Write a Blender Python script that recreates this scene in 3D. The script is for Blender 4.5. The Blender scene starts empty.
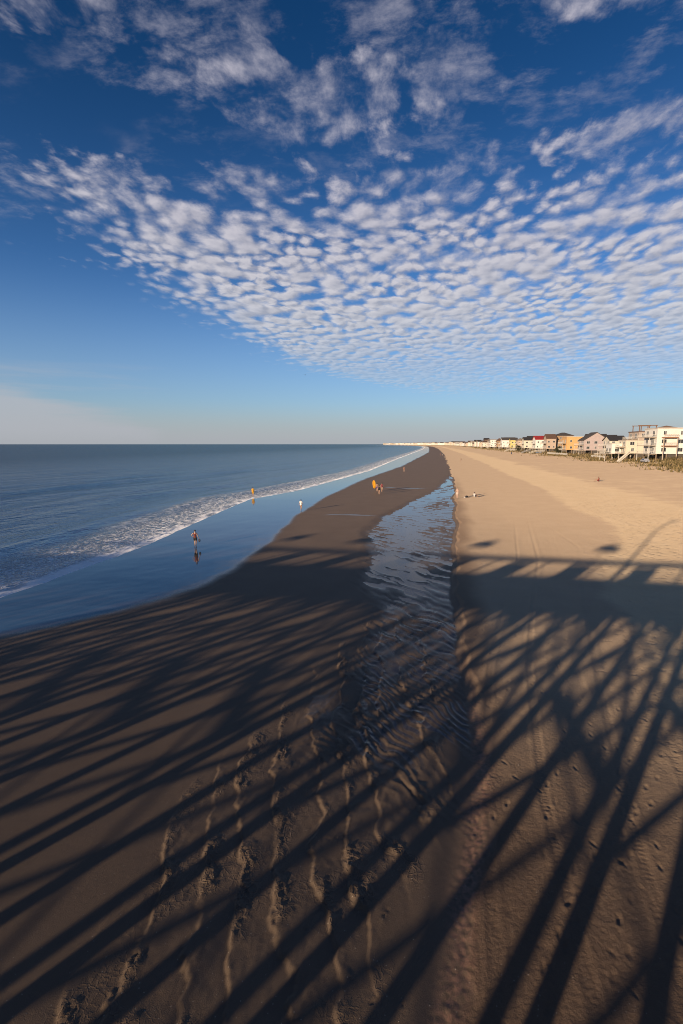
import bpy, bmesh, math, random
import numpy as np
from mathutils import Vector, Matrix, Quaternion
R = math.radians
random.seed(7); RNG = np.random.default_rng(7)
scene = bpy.context.scene
C = scene.collection

# ------------------------------------------------------------------ camera maths
F, H = 483.0, 9.2
PITCH = math.atan(68 / F)
YAW = math.atan(85.5 / (F * math.cos(PITCH) + 68 * math.sin(PITCH)))
K = 5.2                        # shadow metres (along the beach) per metre of height
TA = math.tan(R(31.2))         # sideways drift of a shadow per metre along the beach
SUN_EL = math.atan(1 / (K / math.cos(R(31.2))))
SUN_AZ = R(180 + 31.2)         # clockwise from +Y, towards the sun
S = H / 8.5

def ray(px, py):
    r = px - 341.5; u = 512 - py
    f = F * math.cos(PITCH) + u * math.sin(PITCH); d = F * math.sin(PITCH) - u * math.cos(PITCH)
    return (-f * math.sin(YAW) + r * math.cos(YAW), f * math.cos(YAW) + r * math.sin(YAW), -d)

# ------------------------------------------------------------------ noise (numpy)
def perlin(x, y, seed=0):
    xi = np.floor(x).astype(np.int64); yi = np.floor(y).astype(np.int64)
    xf = x - xi; yf = y - yi
    def grad(ix, iy, fx, fy):
        h = (ix * 374761393 + iy * 668265263 + seed * 982451653) & 0xffffffff
        h = ((h ^ (h >> 13)) * 1274126177) & 0xffffffff
        h = h ^ (h >> 16)
        a = (h & 0xffff) * (2 * np.pi / 65536.0)
        return np.cos(a) * fx + np.sin(a) * fy
    u = xf ** 3 * (xf * (xf * 6 - 15) + 10); v = yf ** 3 * (yf * (yf * 6 - 15) + 10)
    a = grad(xi, yi, xf, yf); b = grad(xi + 1, yi, xf - 1, yf)
    c = grad(xi, yi + 1, xf, yf - 1); d = grad(xi + 1, yi + 1, xf - 1, yf - 1)
    return ((a + (b - a) * u) + ((c + (d - c) * u) - (a + (b - a) * u)) * v) * 1.5
def fbm(x, y, o=4, seed=0):
    t = 0; a = 1.0
    for i in range(o):
        t = t + a * perlin(x, y, seed + i * 17); x = x * 2.03 + 7.1; y = y * 2.03 + 3.7; a *= .5
    return t / 1.6
def ss(a, b, x):
    t = np.clip((x - a) / (b - a), 0, 1); return t * t * (3 - 2 * t)

# ------------------------------------------------------------------ the lie of the beach
def curve(pts, Y):
    a = np.array(pts, float) * S
    return np.interp(Y, a[:, 1], a[:, 0])
def coast(Y): return -4.9e-5 * np.clip(Y - 1500, 0, 3400) ** 2 + 2.2 * np.clip(Y - 4900, 0, None)
EDGE = [(.3, 0), (.6, 6.2), (.9, 7.9), (1.4, 10.1), (1.7, 11.7), (1.8, 14.5), (1.8, 19.8), (2, 26.4), (2.3, 35.9), (3.1, 48.8), (4.5, 75.5), (6.4, 118), (7.8, 164), (14, 400), (20, 900)]
SWASH = [(-25, 0), (-20.5, 16.8), (-18.6, 19.5), (-16, 22.6), (-14.4, 26.5), (-13.4, 31.6), (-13.3, 40.7), (-15.1, 56), (-15.8, 77.7), (-14.4, 121), (-8.9, 190), (-3, 350), (3, 530), (5, 900)]
WATER = [(-24.6, 0), (-24.4, 23), (-24.4, 39), (-26.5, 56), (-28.3, 74), (-24.5, 89), (-22, 120), (-19, 159), (-17.1, 300), (-9.2, 706), (-6, 900)]
RUNNEL = [(-3, 0), (-2.4, 20), (-2.2, 24), (-4.1, 29.3), (-4.6, 40), (-6, 47), (-5, 57.8), (-1.2, 78.8), (2.4, 98), (6.2, 137), (8, 160), (14, 400), (20, 900)]
def xe(Y):
    Y = np.asarray(Y, float)
    return curve(EDGE, Y) + coast(Y) + (.28 * perlin(Y * .11, Y * 0 + 3.3, 201) + .10 * perlin(Y * .45, Y * 0 + 1.3, 202)) * (.6 + np.clip(Y, 0, 300) / 70)
def xs(Y): return curve(SWASH, Y) + coast(Y)
def xw(Y): return curve(WATER, Y) + coast(Y)
def xr(Y): return curve(RUNNEL, Y) + coast(Y)
SEA_Z = -0.42
POOL_Z = -0.205
def base_height(X, Y):
    e = xe(Y); c = coast(Y)
    dry = X - e
    zd = .0 + .026 * np.clip(dry - 6, 0, 66) + 1.3 * ss(66, 84, dry) - 0.5 * ss(95, 130, dry)
    m = xs(Y); w = xw(Y)
    mid = .5 * (xr(Y) + m)
    z_low = np.where(X > mid, -.1 + 0 * X, -.1 - .09 * ss(0, 1, (mid - X) / np.maximum(mid - m, .5)))
    z_low = np.where(X < m, -.19 - .23 * (m - X) / np.maximum(m - w, 1), z_low)
    z_low = np.where(X < w, SEA_Z - .045 * np.clip(w - X, 0, 140), z_low)
    run = ss(-.9, .9, X - xr(Y)) * ss(0, .35, e - X)
    z_low = z_low - .1 * run * ss(205, 150, Y) * ss(12, 20, Y)
    z_low = z_low * (1 - .75 * ss(18, 8, Y) * ss(-2, 2, Y) * ss(-9, -3, X - e))
    k = ss(-.12, .22, dry + .12 * np.sin(Y * 1.7) + .1 * np.sin(Y * .61))
    return z_low * (1 - k) + zd * k
def gz(x, y): return float(base_height(np.array([float(x)]), np.array([float(y)]))[0])
def at(px, py):
    d = ray(px, py); z = 0.0
    for i in range(40):
        s = (z - H) / d[2]; x, y = d[0] * s, d[1] * s
        z = .6 * z + .4 * gz(x, y)
    return x, y, z

# ------------------------------------------------------------------ materials
def newmat(name):
    m = bpy.data.materials.new(name); m.use_nodes = True
    nt = m.node_tree; b = nt.nodes['Principled BSDF']
    return m, nt, b
class NT:
    def __init__(s, nt): s.nt = nt
    def n(s, t, **kw):
        x = s.nt.nodes.new(t)
        for k, v in kw.items(): setattr(x, k, v)
        return x
    def put(s, sock, v):
        if isinstance(v, bpy.types.NodeSocket): s.nt.links.new(v, sock)
        elif v is not None: sock.default_value = v
    def m(s, op, a, b=None, c=None, clamp=False):
        x = s.n('ShaderNodeMath', operation=op, use_clamp=clamp)
        s.put(x.inputs[0], a); s.put(x.inputs[1], b)
        if c is not None: s.put(x.inputs[2], c)
        return x.outputs[0]
    def ss(s, a, b, v):
        x = s.n('ShaderNodeMapRange', interpolation_type='SMOOTHSTEP')
        s.put(x.inputs[0], v); s.put(x.inputs[1], a); s.put(x.inputs[2], b)
        return x.outputs[0]
    def mix(s, f, a, b, bt='MIX'):
        x = s.n('ShaderNodeMix', data_type='RGBA', blend_type=bt)
        s.put(x.inputs[0], f); s.put(x.inputs[6], a); s.put(x.inputs[7], b)
        return x.outputs[2]
    def noise(s, vec, scale, detail=4, rough=.55, out=0, dist=0):
        x = s.n('ShaderNodeTexNoise'); s.put(x.inputs['Vector'], vec)
        s.put(x.inputs['Scale'], scale); x.inputs['Detail'].default_value = detail
        x.inputs['Roughness'].default_value = rough; x.inputs['Distortion'].default_value = dist
        return x.outputs[out]
    def attr(s, name):
        x = s.n('ShaderNodeAttribute', attribute_name=name); return x.outputs['Fac']
    def comb(s, x, y, z=0.0):
        c = s.n('ShaderNodeCombineXYZ'); s.put(c.inputs[0], x); s.put(c.inputs[1], y); s.put(c.inputs[2], z); return c.outputs[0]
    def sep(s, v):
        c = s.n('ShaderNodeSeparateXYZ'); s.put(c.inputs[0], v); return c.outputs
    def vm(s, op, a, b):
        c = s.n('ShaderNodeVectorMath', operation=op); s.put(c.inputs[0], a); s.put(c.inputs[1], b); return c.outputs[0]
    def bump(s, h, st, dist, normal=None):
        b = s.n('ShaderNodeBump'); s.put(b.inputs['Strength'], st); b.inputs['Distance'].default_value = dist
        s.put(b.inputs['Height'], h)
        if normal is not None: s.put(b.inputs['Normal'], normal)
        return b.outputs[0]
def rgb(*c): return (c[0], c[1], c[2], 1)

_mats = {}
def paint(col, rough=.6, var=.18, scale=3.0, metal=0):
    key = (tuple(col), rough, var, scale, metal)
    if key in _mats: return _mats[key]
    m, nt, b = newmat('surface'); q = NT(nt)
    tc = q.n('ShaderNodeTexCoord').outputs['Object']
    n = q.noise(tc, scale, 5, .6)
    dark = rgb(*[c * (1 - var) for c in col]); light = rgb(*[min(1, c * (1 + var * .5)) for c in col])
    q.put(b.inputs['Base Color'], q.mix(n, dark, light))
    b.inputs['Roughness'].default_value = rough; b.inputs['Metallic'].default_value = metal
    q.put(b.inputs['Normal'], q.bump(n, .15, .02))
    _mats[key] = m; return m
def siding(col):
    key = ('sid',) + tuple(col)
    if key in _mats: return _mats[key]
    m, nt, b = newmat('siding'); q = NT(nt)
    tc = q.n('ShaderNodeTexCoord').outputs['Object']
    z = q.sep(tc)[2]
    fr = q.m('FRACT', q.m('MULTIPLY', z, 4.5))
    n = q.noise(tc, .6, 4, .6)
    c = q.mix(n, rgb(*[x * .8 for x in col]), rgb(*[min(1, x * 1.1) for x in col]))
    c = q.mix(q.m('MULTIPLY', q.ss(.86, .97, fr), .35), c, rgb(*[x * .5 for x in col]))
    q.put(b.inputs['Base Color'], c); b.inputs['Roughness'].default_value = .7
    q.put(b.inputs['Normal'], q.bump(fr, .3, .03))
    _mats[key] = m; return m
def shingle(col):
    key = ('shi',) + tuple(col)
    if key in _mats: return _mats[key]
    m, nt, b = newmat('shingle'); q = NT(nt)
    tc = q.n('ShaderNodeTexCoord').outputs['Object']
    n = q.noise(tc, 2.2, 6, .7)
    q.put(b.inputs['Base Color'], q.mix(n, rgb(*[x * .55 for x in col]), rgb(*[min(1, x * 1.35) for x in col])))
    b.inputs['Roughness'].default_value = .9
    _mats[key] = m; return m
def glass():
    if 'glass' in _mats: return _mats['glass']
    m, nt, b = newmat('window_glass'); q = NT(nt)
    tc = q.n('ShaderNodeTexCoord').outputs['Object']
    q.put(b.inputs['Base Color'], q.mix(q.noise(tc, 1.5, 2), rgb(.02, .025, .03), rgb(.08, .08, .08)))
    b.inputs['Roughness'].default_value = .08
    _mats['glass'] = m; return m
def wood(col=(.16, .11, .075)):
    key = ('wood',) + tuple(col)
    if key in _mats: return _mats[key]
    m, nt, b = newmat('weathered_wood'); q = NT(nt)
    tc = q.n('ShaderNodeTexCoord').outputs['Object']
    v = q.vm('MULTIPLY', tc, (6, 6, 1.2))
    n = q.noise(v, 2.0, 6, .7)
    q.put(b.inputs['Base Color'], q.mix(n, rgb(*[x * .5 for x in col]), rgb(*[x * 1.3 for x in col])))
    b.inputs['Roughness'].default_value = .85; q.put(b.inputs['Normal'], q.bump(n, .3, .02))
    _mats[key] = m; return m

# ------------------------------------------------------------------ mesh helpers
class MB:
    def __init__(s): s.v = []; s.f = []
    def add(s, v, f):
        o = len(s.v); s.v += [tuple(p) for p in v]; s.f += [tuple(i + o for i in q) for q in f]; return s
    def box(s, x0, x1, y0, y1, z0, z1):
        return s.add([(x0, y0, z0), (x1, y0, z0), (x1, y1, z0), (x0, y1, z0), (x0, y0, z1), (x1, y0, z1), (x1, y1, z1), (x0, y1, z1)],
                     [(0, 3, 2, 1), (4, 5, 6, 7), (0, 1, 5, 4), (1, 2, 6, 5), (2, 3, 7, 6), (3, 0, 4, 7)])
    def bar(s, a, b, w, h, up=(0, 0, 1)):
        a = Vector(a); b = Vector(b); d = (b - a).normalized(); sd = d.cross(Vector(up))
        if sd.length < 1e-4: sd = d.cross(Vector((1, 0, 0)))
        sd.normalize(); u = sd.cross(d)
        v = []
        for p in (a, b):
            for i, j in ((-1, -1), (1, -1), (1, 1), (-1, 1)): v.append(p + sd * (i * w / 2) + u * (j * h / 2))
        return s.add(v, [(0, 1, 2, 3)[::-1], (4, 5, 6, 7), (0, 1, 5, 4), (1, 2, 6, 5), (2, 3, 7, 6), (3, 0, 4, 7)])
    def tube(s, pts, rad, n=10):
        P = [Vector(p) for p in pts]; rr = rad if isinstance(rad, (list, tuple)) else [rad] * len(P)
        v = []; f = []
        t0 = (P[1] - P[0]).normalized(); ref = t0.orthogonal().normalized()
        for i, p in enumerate(P):
            t = (P[min(i + 1, len(P) - 1)] - P[max(i - 1, 0)]).normalized()
            a = (ref - t * ref.dot(t)).normalized(); ref = a; b = t.cross(a)
            for k in range(n):
                an = 2 * math.pi * k / n; v.append(p + (a * math.cos(an) + b * math.sin(an)) * rr[i])
        for i in range(len(P) - 1):
            for k in range(n): f.append((i * n + k, i * n + (k + 1) % n, (i + 1) * n + (k + 1) % n, (i + 1) * n + k))
        f.append(tuple(range(n))[::-1]); f.append(tuple((len(P) - 1) * n + k for k in range(n)))
        return s.add(v, f)
    def lathe(s, prof, n=16, c=(0, 0)):
        v = []; f = []
        for r, z in prof:
            for k in range(n):
                a = 2 * math.pi * k / n; v.append((c[0] + r * math.cos(a), c[1] + r * math.sin(a), z))
        for i in range(len(prof) - 1):
            for k in range(n): f.append((i * n + k, i * n + (k + 1) % n, (i + 1) * n + (k + 1) % n, (i + 1) * n + k))
        return s.add(v, f)
    def blob(s, c, r, seed=0, amp=.25, sub=2):
        bm = bmesh.new(); bmesh.ops.create_icosphere(bm, subdivisions=sub, radius=1)
        rnd = random.Random(seed); o = rnd.random() * 50
        v = []
        for q in bm.verts:
            p = q.co; k = 1 + amp * (math.sin(p.x * 3.1 + o) + math.sin(p.y * 4.3 + o * 2) + math.sin(p.z * 3.7 + o * 3)) / 2
            v.append((c[0] + p.x * r[0] * k, c[1] + p.y * r[1] * k, c[2] + p.z * r[2] * k))
        bm.verts.index_update()
        f = [tuple(x.index for x in q.verts) for q in bm.faces]; bm.free()
        return s.add(v, f)
    def build(s, name, mat, parent=None, smooth=False, bevel=0):
        me = bpy.data.meshes.new(name); me.from_pydata(s.v, [], s.f); me.update()
        bm = bmesh.new(); bm.from_mesh(me); bmesh.ops.recalc_face_normals(bm, faces=bm.faces)
        if bevel:
            bmesh.ops.bevel(bm, geom=[e for e in bm.edges if len(e.link_faces) == 2 and e.calc_face_angle(0) > .8], offset=bevel, segments=2, affect='EDGES')
        bm.to_mesh(me); bm.free()
        if smooth:
            me.polygons.foreach_set('use_smooth', [True] * len(me.polygons))
        o = bpy.data.objects.new(name, me); C.objects.link(o)
        if mat: me.materials.append(mat)
        if parent: o.parent = parent
        return o
def tag(o, label=None, cat=None, group=None, kind=None):
    if label: o['label'] = label
    if cat: o['category'] = cat
    if group: o['group'] = group
    if kind: o['kind'] = kind
    return o
def empty(name, loc, rz=0, label=None, cat=None, group=None, scale=1):
    o = bpy.data.objects.new(name, None); C.objects.link(o); o.location = loc; o.rotation_euler = (0, 0, rz); o.scale = (scale,) * 3
    o.empty_display_size = .3
    return tag(o, label, cat, group)
def copy_tree(o, parent=None):
    c = o.copy(); C.objects.link(c); c.parent = parent
    for ch in list(o.children): copy_tree(ch, c)
    return c
def grid_mesh(name, X, Y, Z, mat, attrs):
    ny, nx = X.shape
    me = bpy.data.meshes.new(name)
    n = nx * ny
    co = np.stack([X.ravel(), Y.ravel(), Z.ravel()], 1).astype(np.float32)
    me.vertices.add(n); me.vertices.foreach_set('co', co.ravel())
    i = (np.arange(ny - 1)[:, None] * nx + np.arange(nx - 1)[None, :]).ravel()
    q = np.stack([i, i + 1, i + nx + 1, i + nx], 1).astype(np.int32)
    me.loops.add(q.size); me.loops.foreach_set('vertex_index', q.ravel())
    me.polygons.add(len(q)); me.polygons.foreach_set('loop_start', np.arange(0, q.size, 4, dtype=np.int32))
    me.polygons.foreach_set('use_smooth', np.ones(len(q), dtype=bool))
    me.update(calc_edges=True)
    for k, a in attrs.items():
        at_ = me.attributes.new(k, 'FLOAT', 'POINT'); at_.data.foreach_set('value', a.ravel().astype(np.float32))
    me.materials.append(mat)
    o = bpy.data.objects.new(name, me); C.objects.link(o); return o
def axis(segs):
    out = [segs[0][0]]
    for a, b, s0, g in segs:
        x = a; s = s0
        while x < b: x += s; s *= g; out.append(x)
    return np.array(out)

# ------------------------------------------------------------------ sand
def sand_material():
    m, nt, b = newmat('beach_sand'); q = NT(nt)
    pos = q.n('ShaderNodeNewGeometry').outputs['Position']
    wet = q.attr('wet'); film = q.attr('film'); falloff_damp = q.attr('falloff_damp'); soft = q.attr('soft'); dune = q.attr('dune')
    n1 = q.noise(pos, .35, 6, .6); n2 = q.noise(pos, 9, 5, .65); n3 = q.noise(pos, 60, 3, .7)
    nbig = q.noise(pos, .06, 5, .6)
    pack = q.mix(n1, rgb(.415, .31, .215), rgb(.51, .392, .278))
    softc = q.mix(n1, rgb(.53, .40, .262), rgb(.62, .49, .335))
    wob = q.m('ADD', q.m('SUBTRACT', q.m('MULTIPLY', n1, .5), .25), q.m('SUBTRACT', q.m('MULTIPLY', nbig, .6), .3))
    col = q.mix(q.ss(.3, .7, q.m('ADD', soft, wob)), pack, softc)
    col = q.mix(q.m('MULTIPLY', dune, .5), col, rgb(.36, .29, .16))
    col = q.mix(falloff_damp, col, q.mix(q.m('ADD', q.m('MULTIPLY', n2, .5), q.m('MULTIPLY', n1, .5)), rgb(.155, .104, .073), rgb(.26, .182, .130)))
    wetc = q.mix(n1, rgb(.145, .105, .077), rgb(.205, .152, .114))
    wet2 = q.ss(.35, .65, q.m('ADD', wet, q.m('MULTIPLY', wob, .5)))
    col = q.mix(wet2, col, wetc)
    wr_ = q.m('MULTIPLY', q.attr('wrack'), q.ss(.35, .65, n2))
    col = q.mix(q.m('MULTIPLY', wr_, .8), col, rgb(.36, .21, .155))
    fm = q.ss(.22, .72, q.m('ADD', film, q.m('MULTIPLY', wob, .7)))
    col = q.mix(q.m('MULTIPLY', fm, .7), col, rgb(.03, .03, .03))
    grain = q.mix(q.m('MULTIPLY', n3, .7), rgb(1, 1, 1), rgb(.55, .53, .5))
    col = q.mix(1.0, col, grain, 'MULTIPLY')
    # scattered shell grit
    vor = q.n('ShaderNodeTexVoronoi'); q.put(vor.inputs['Vector'], pos); vor.inputs['Scale'].default_value = 7
    grit = q.m('LESS_THAN', vor.outputs['Distance'], .07)
    col = q.mix(q.m('MULTIPLY', grit, q.m('MULTIPLY', q.m('SUBTRACT', 1.0, fm), .55)), col, rgb(.5, .44, .36))
    q.put(b.inputs['Base Color'], col)
    if 'Diffuse Roughness' in b.inputs: q.put(b.inputs['Diffuse Roughness'], q.m('SUBTRACT', 1.0, q.m('MULTIPLY', wet2, .55)))
    rgh = q.m('SUBTRACT', .95, q.m('MULTIPLY', wet2, .3))
    rgh = q.m('ADD', q.m('MULTIPLY', rgh, q.m('SUBTRACT', 1.0, fm)), q.m('MULTIPLY', fm, .07))
    q.put(b.inputs['Roughness'], rgh)
    q.put(b.inputs['Specular IOR Level'], q.m('ADD', .12, q.m('MULTIPLY', fm, q.m('SUBTRACT', .40, q.m('MULTIPLY', q.attr('pool'), .31)))))
    nofilm = q.m('SUBTRACT', 1.0, q.m('MULTIPLY', fm, q.m('SUBTRACT', .97, q.m('MULTIPLY', q.attr('pool'), .12))))
    h = q.m('ADD', q.m('MULTIPLY', n2, q.m('SUBTRACT', 1.0, q.m('MULTIPLY', wet2, .75))), q.m('MULTIPLY', n3, .25))
    dryf = q.m('SUBTRACT', 1.0, wet2)
    vd = q.n('ShaderNodeTexVoronoi', feature='SMOOTH_F1'); q.put(vd.inputs['Vector'], q.vm('ADD', pos, q.noise(pos, 1.5, 3, .6, out=1))); vd.inputs['Scale'].default_value = 1.6
    lump = q.m('MULTIPLY', q.m('ADD', q.noise(pos, 2.2, 5, .65), q.m('MULTIPLY', q.ss(.0, .45, vd.outputs['Distance']), 1.1)), q.m('MULTIPLY', dryf, q.m('ADD', .25, q.m('MULTIPLY', soft, .9))))
    vc = q.n('ShaderNodeTexVoronoi', feature='DISTANCE_TO_EDGE'); q.put(vc.inputs['Vector'], q.vm('ADD', pos, q.vm('MULTIPLY', q.noise(pos, 5, 3, .6, out=1), (.25, .25, 0)))); vc.inputs['Scale'].default_value = 7
    h = q.m('ADD', h, q.m('MULTIPLY', q.m('ADD', q.ss(.16, 0.0, vc.outputs['Distance']), q.noise(pos, 22, 4, .65)), q.m('MULTIPLY', q.attr('mud'), .9)))
    bn = q.bump(q.m('ADD', h, q.m('MULTIPLY', lump, 1.6)), q.m('MULTIPLY', nofilm, .6), .036)
    q.put(b.inputs['Normal'], bn)
    return m

def polyline_x(pts, Y):
    a = np.array(pts); return np.interp(Y, a[:, 1], a[:, 0])

def build_ground():
    half = axis([(0, 7, .034, 1.0), (7, 26, .05, 1.018), (26, 130, .6, 1.012), (130, 30000, 4, 1.22)])
    xa = np.unique(np.concatenate([-half[::-1], half[1:]]))
    ya = np.concatenate([axis([(-30000, -400, 9000, .62)])[:-1] if False else np.array([-30000, -12000, -5000, -2000, -800, -400, -200, -120, -80, -50, -30, -20, -12, -7, -4, -2, 0, 1.5, 3]),
                         axis([(4.2, 16, .036, 1.0), (16, 60, .045, 1.012), (60, 400, .6, 1.02), (400, 6000, 8, 1.06), (6000, 32000, 400, 1.3)])])
    X, Y = np.meshgrid(xa, ya)
    Z = base_height(X, Y)
    e, s, w, r = xe(Y), xs(Y), xw(Y), xr(Y)
    near = ss(90, 40, Y) * ss(-4, 0, Y)
    dry = ss(-.1, .3, X - e)
    # fine lie of the dry sand: gentle lumps, footprints, tyre tracks
    lump = fbm(X * .5, Y * .5, 3, 3) * .03 + fbm(X * 2.2, Y * 2.2, 3, 5) * .012
    softm = ss(0, 6, X - e - (4.5 + .28 * np.clip(Y - 8, 0, 60) * 0 + 9 * ss(20, 60, Y)) - 2 * fbm(X * .1, Y * .06, 3, 9))
    Z += dry * near * lump * (.45 + 1.0 * softm) * ss(130, 100, np.abs(X))
    A = [(2.75, 4), (3.0, 8), (3.25, 12.2), (4.4, 20), (5.7, 26), (9.0, 39.9), (15.8, 83.6), (27, 180)]
    Cc = [(4.2, 4), (4.55, 8), (5.0, 10.8), (6.7, 18.6), (9.5, 30), (13.5, 45)]
    for pts, off, dep in ((A, 0, .013), (A, -1.55, .009), (Cc, 0, .012), (Cc, 1.6, .011), (A, .5, .004), (A, 1.9, .004)):
        d = np.abs(X - polyline_x(pts, Y) - off)
        g = ss(.13, .06, d)
        tread = (.65 + .35 * np.sin(Y * 2 * np.pi / .13 + d * 24)) * ss(-.5, .3, fbm(X * .9, Y * .7, 3, 88) + .1)
        Z -= dry * near * dep * g * np.where(Y < 18, tread, .8)
        Z += dry * near * dep * .6 * ss(.3, .2, d) * ss(.1, .17, d)
    # near sand darkened: lens falloff painted into the colour, besides real dampness
    falloff_damp = (ss(22, 8, Y + .5 * (X - 2)) * .8 + .2 * ss(40, 14, Y)) * ss(34, 12, Y)
    falloff_damp = np.maximum(falloff_damp, ss(2.2, .2, X - e + .8 * fbm(X * .3, Y * .12, 3, 12)) * .75 * ss(160, 60, Y))
    # tidal runnel: drained ripples and rills, water further out
    inrun = ss(-1.2, .6, X - r - .8 * fbm(X * .25, Y * .12, 3, 21)) * ss(.05, .5, e - X)
    wx = X + .35 * fbm(X * .7, Y * .35, 3, 31); wy = Y + .8 * fbm(X * .5, Y * .4, 3, 37)
    rip = np.sin((wy * .82 + wx * .9) * 2 * np.pi / .85 + 2.2 * fbm(X * .45, Y * .25, 2, 41))
    far_rip = np.sin((wy * .9 + wx * .55) * 2 * np.pi / 1.7 + 2.5 * fbm(X * .3, Y * .14, 2, 43))
    wr = inrun * ss(17, 25, Y)
    Z += inrun * ss(9, 15, Y) * ss(27, 21, Y) * .03 * (1 - np.abs(rip)) * (.5 + perlin(X * .5, Y * .3, 48))
    Z += wr * (ss(75, 45, Y) * (.014 * rip + .013 * far_rip) + ss(45, 75, Y) * .022 * far_rip + .022 * fbm(X * .9, Y * .5, 3, 45) + .05 * fbm(X * .22, Y * .10, 3, 47) - .018 * ss(40, 60, Y))
    # eroded flat in the foreground: plateaus with small scarps, running along the shore
    lx = -6.3 + .16 * np.clip(Y - 6, 0, 20) + .9 * fbm(X * .3, Y * .22, 2, 51)
    mud = ss(-.6, .9, X - lx) * ss(.2, 1.6, e - X - .25 * (12 - np.clip(Y, 5, 12)) * .6) * ss(28, 18, Y) * ss(2, 4, Y)
    px_ = X * 1.05 - Y * .26 + .35 * perlin(X * 1.6, Y * .8, 60); py_ = Y * .30 + .25 * perlin(X * 1.2, Y * 1.2, 61)
    cell = fbm(px_, py_, 3, 63)
    plate = ss(-.012, .018, cell) * .022 + ss(.25, .275, cell) * .018 + ss(-.30, -.28, cell) * .014
    small = fbm(X * 6 - Y * 1.5, Y * 2.6 + X, 4, 67)
    crumb = np.abs(fbm(X * 5, Y * 3.2, 3, 71))
    edgey = np.maximum(ss(.16, .0, np.abs(cell - .0)), ss(.1, .0, np.abs(cell - .26)) * .8)
    ph = (X * 1.0 + .42 * (Y - 6) - .011 * (Y - 6) ** 2 + .75 * fbm(X * .45, Y * .3, 3, 64) + .16 * fbm(X * 1.9, Y * 1.5, 3, 65) + .05 * fbm(X * 8, Y * 6, 3, 66)) / .95
    sw = ph - np.floor(ph); row = np.floor(ph)
    amp = ss(-.25, .25, perlin(Y * .36 + row * 5.3, row * 3.1 + .5, 68) + .14)
    step = ss(0, 1, sw / (.055 + .07 * ss(-.1, .4, fbm(X * .8, Y * .8, 2, 78)))) * np.clip(1 - sw, 0, 1) ** 1.1
    lee = ss(.02, .10, sw) * ss(.62, .12, sw)
    wx2 = X + .12 * fbm(X * 3, Y * 2.4, 2, 70); wy2 = Y + .15 * fbm(X * 2.5, Y * 2, 2, 71)
    crink = (1 - np.minimum(np.abs(perlin(wx2 * 3.4 + wy2 * 1.2, wy2 * 1.5, 72)), 1)) ** 6
    crink2 = (1 - np.minimum(np.abs(perlin(wx2 * 7.5 + wy2 * 4, wy2 * 5.5, 73)), 1)) ** 4
    patchy = ss(-.15, .3, fbm(X * .7 + 3, Y * .5, 3, 74))
    Z += mud * (.052 * (.25 + .75 * amp) * step - .02 + (.15 + .85 * lee) * patchy * (.034 * crink + .022 * crink2) + .012 * amp * lee * small + .2 * plate + .0025 * small + .018 * fbm(X * .5, Y * .3, 2, 69))
    rr = np.sin((X * .75 - Y * .5 + .5 * fbm(X * .8, Y * .8, 2, 73)) * 2 * np.pi / .34)
    Z += mud * ss(-.1, -.3, cell) * .005 * rr * ss(6, 9, Y)
    # shore bar: almost flat
    bar = (1 - inrun) * (1 - dry) * ss(-.5, 1, X - w)
    Z += bar * near * (fbm(X * .25, Y * .16, 3, 81) * .018 + fbm(X * 1.4, Y * 1.4, 3, 83) * .0035)
    # footprints (dry sand near and far, few on the bar)
    def dent(cx, cy, a, L, W, dep):
        i0, i1 = np.searchsorted(xa, [cx - .3, cx + .3]); j0, j1 = np.searchsorted(ya, [cy - .3, cy + .3])
        if i1 - i0 < 3 or j1 - j0 < 3: return
        xx = X[j0:j1, i0:i1] - cx; yy = Y[j0:j1, i0:i1] - cy
        u = (xx * math.sin(a) + yy * math.cos(a)) / L; v = (xx * math.cos(a) - yy * math.sin(a)) / W
        d2 = u * u + v * v
        Z[j0:j1, i0:i1] += -dep * np.exp(-d2 * 1.6) + dep * .45 * np.exp(-(np.sqrt(d2) - 1.35) ** 2 * 6)
    rnd = random.Random(5)
    for t in range(46):                       # walked trails
        cx = rnd.uniform(1.5, 26); cy = rnd.uniform(5, 45); a = rnd.gauss(.1, .5) + (math.pi if rnd.random() < .5 else 0)
        if t < 9: cx = rnd.uniform(2.2, 5.5); cy = rnd.uniform(4.5, 13)
        side = 1
        for k in range(rnd.randint(5, 26)):
            cx += math.sin(a) * .62; cy += math.cos(a) * .62; a += rnd.gauss(0, .06); side = -side
            fx = cx + side * .1 * math.cos(a); fy = cy - side * .1 * math.sin(a)
            if 4.5 < fy < 60 and fx > float(xe(np.array([fy]))[0]) + .2: dent(fx, fy, a, .13, .055, rnd.uniform(.008, .02))
    for t in range(2200):
        cx = rnd.uniform(6, 44); cy = rnd.uniform(25, 75)
        if cx < 6 + .12 * cy and rnd.random() < .7: continue
        dent(cx, cy, rnd.uniform(0, 6.3), rnd.uniform(.12, .2), rnd.uniform(.07, .13), rnd.uniform(.012, .035))
    for t in range(60):
        cx = rnd.uniform(-2.2, 1.2); cy = rnd.uniform(4.6, 11)
        dent(cx, cy, rnd.uniform(0, 6.3), rnd.uniform(.03, .09), rnd.uniform(.025, .05), rnd.uniform(.004, .014))
    # attributes
    nr = ss(34, 14, Y)
    wet = ss(.35 + .5 * nr, -.25 - .5 * nr, X - e + nr * .8 * fbm(X * .9, Y * .5, 4, 100))
    wet = np.maximum(wet * 1.0, 0)
    film = ss(1 + 3 * ss(45, 22, Y), -1.9, (X - s - .4 * fbm(X * .2, Y * .1, 3, 91)) / np.maximum(1, np.clip(Y / 60, .6, 4)) ** .5) * ss(12, 22, Y + .25 * (-18 - X))
    spur = np.zeros_like(X)
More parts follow.
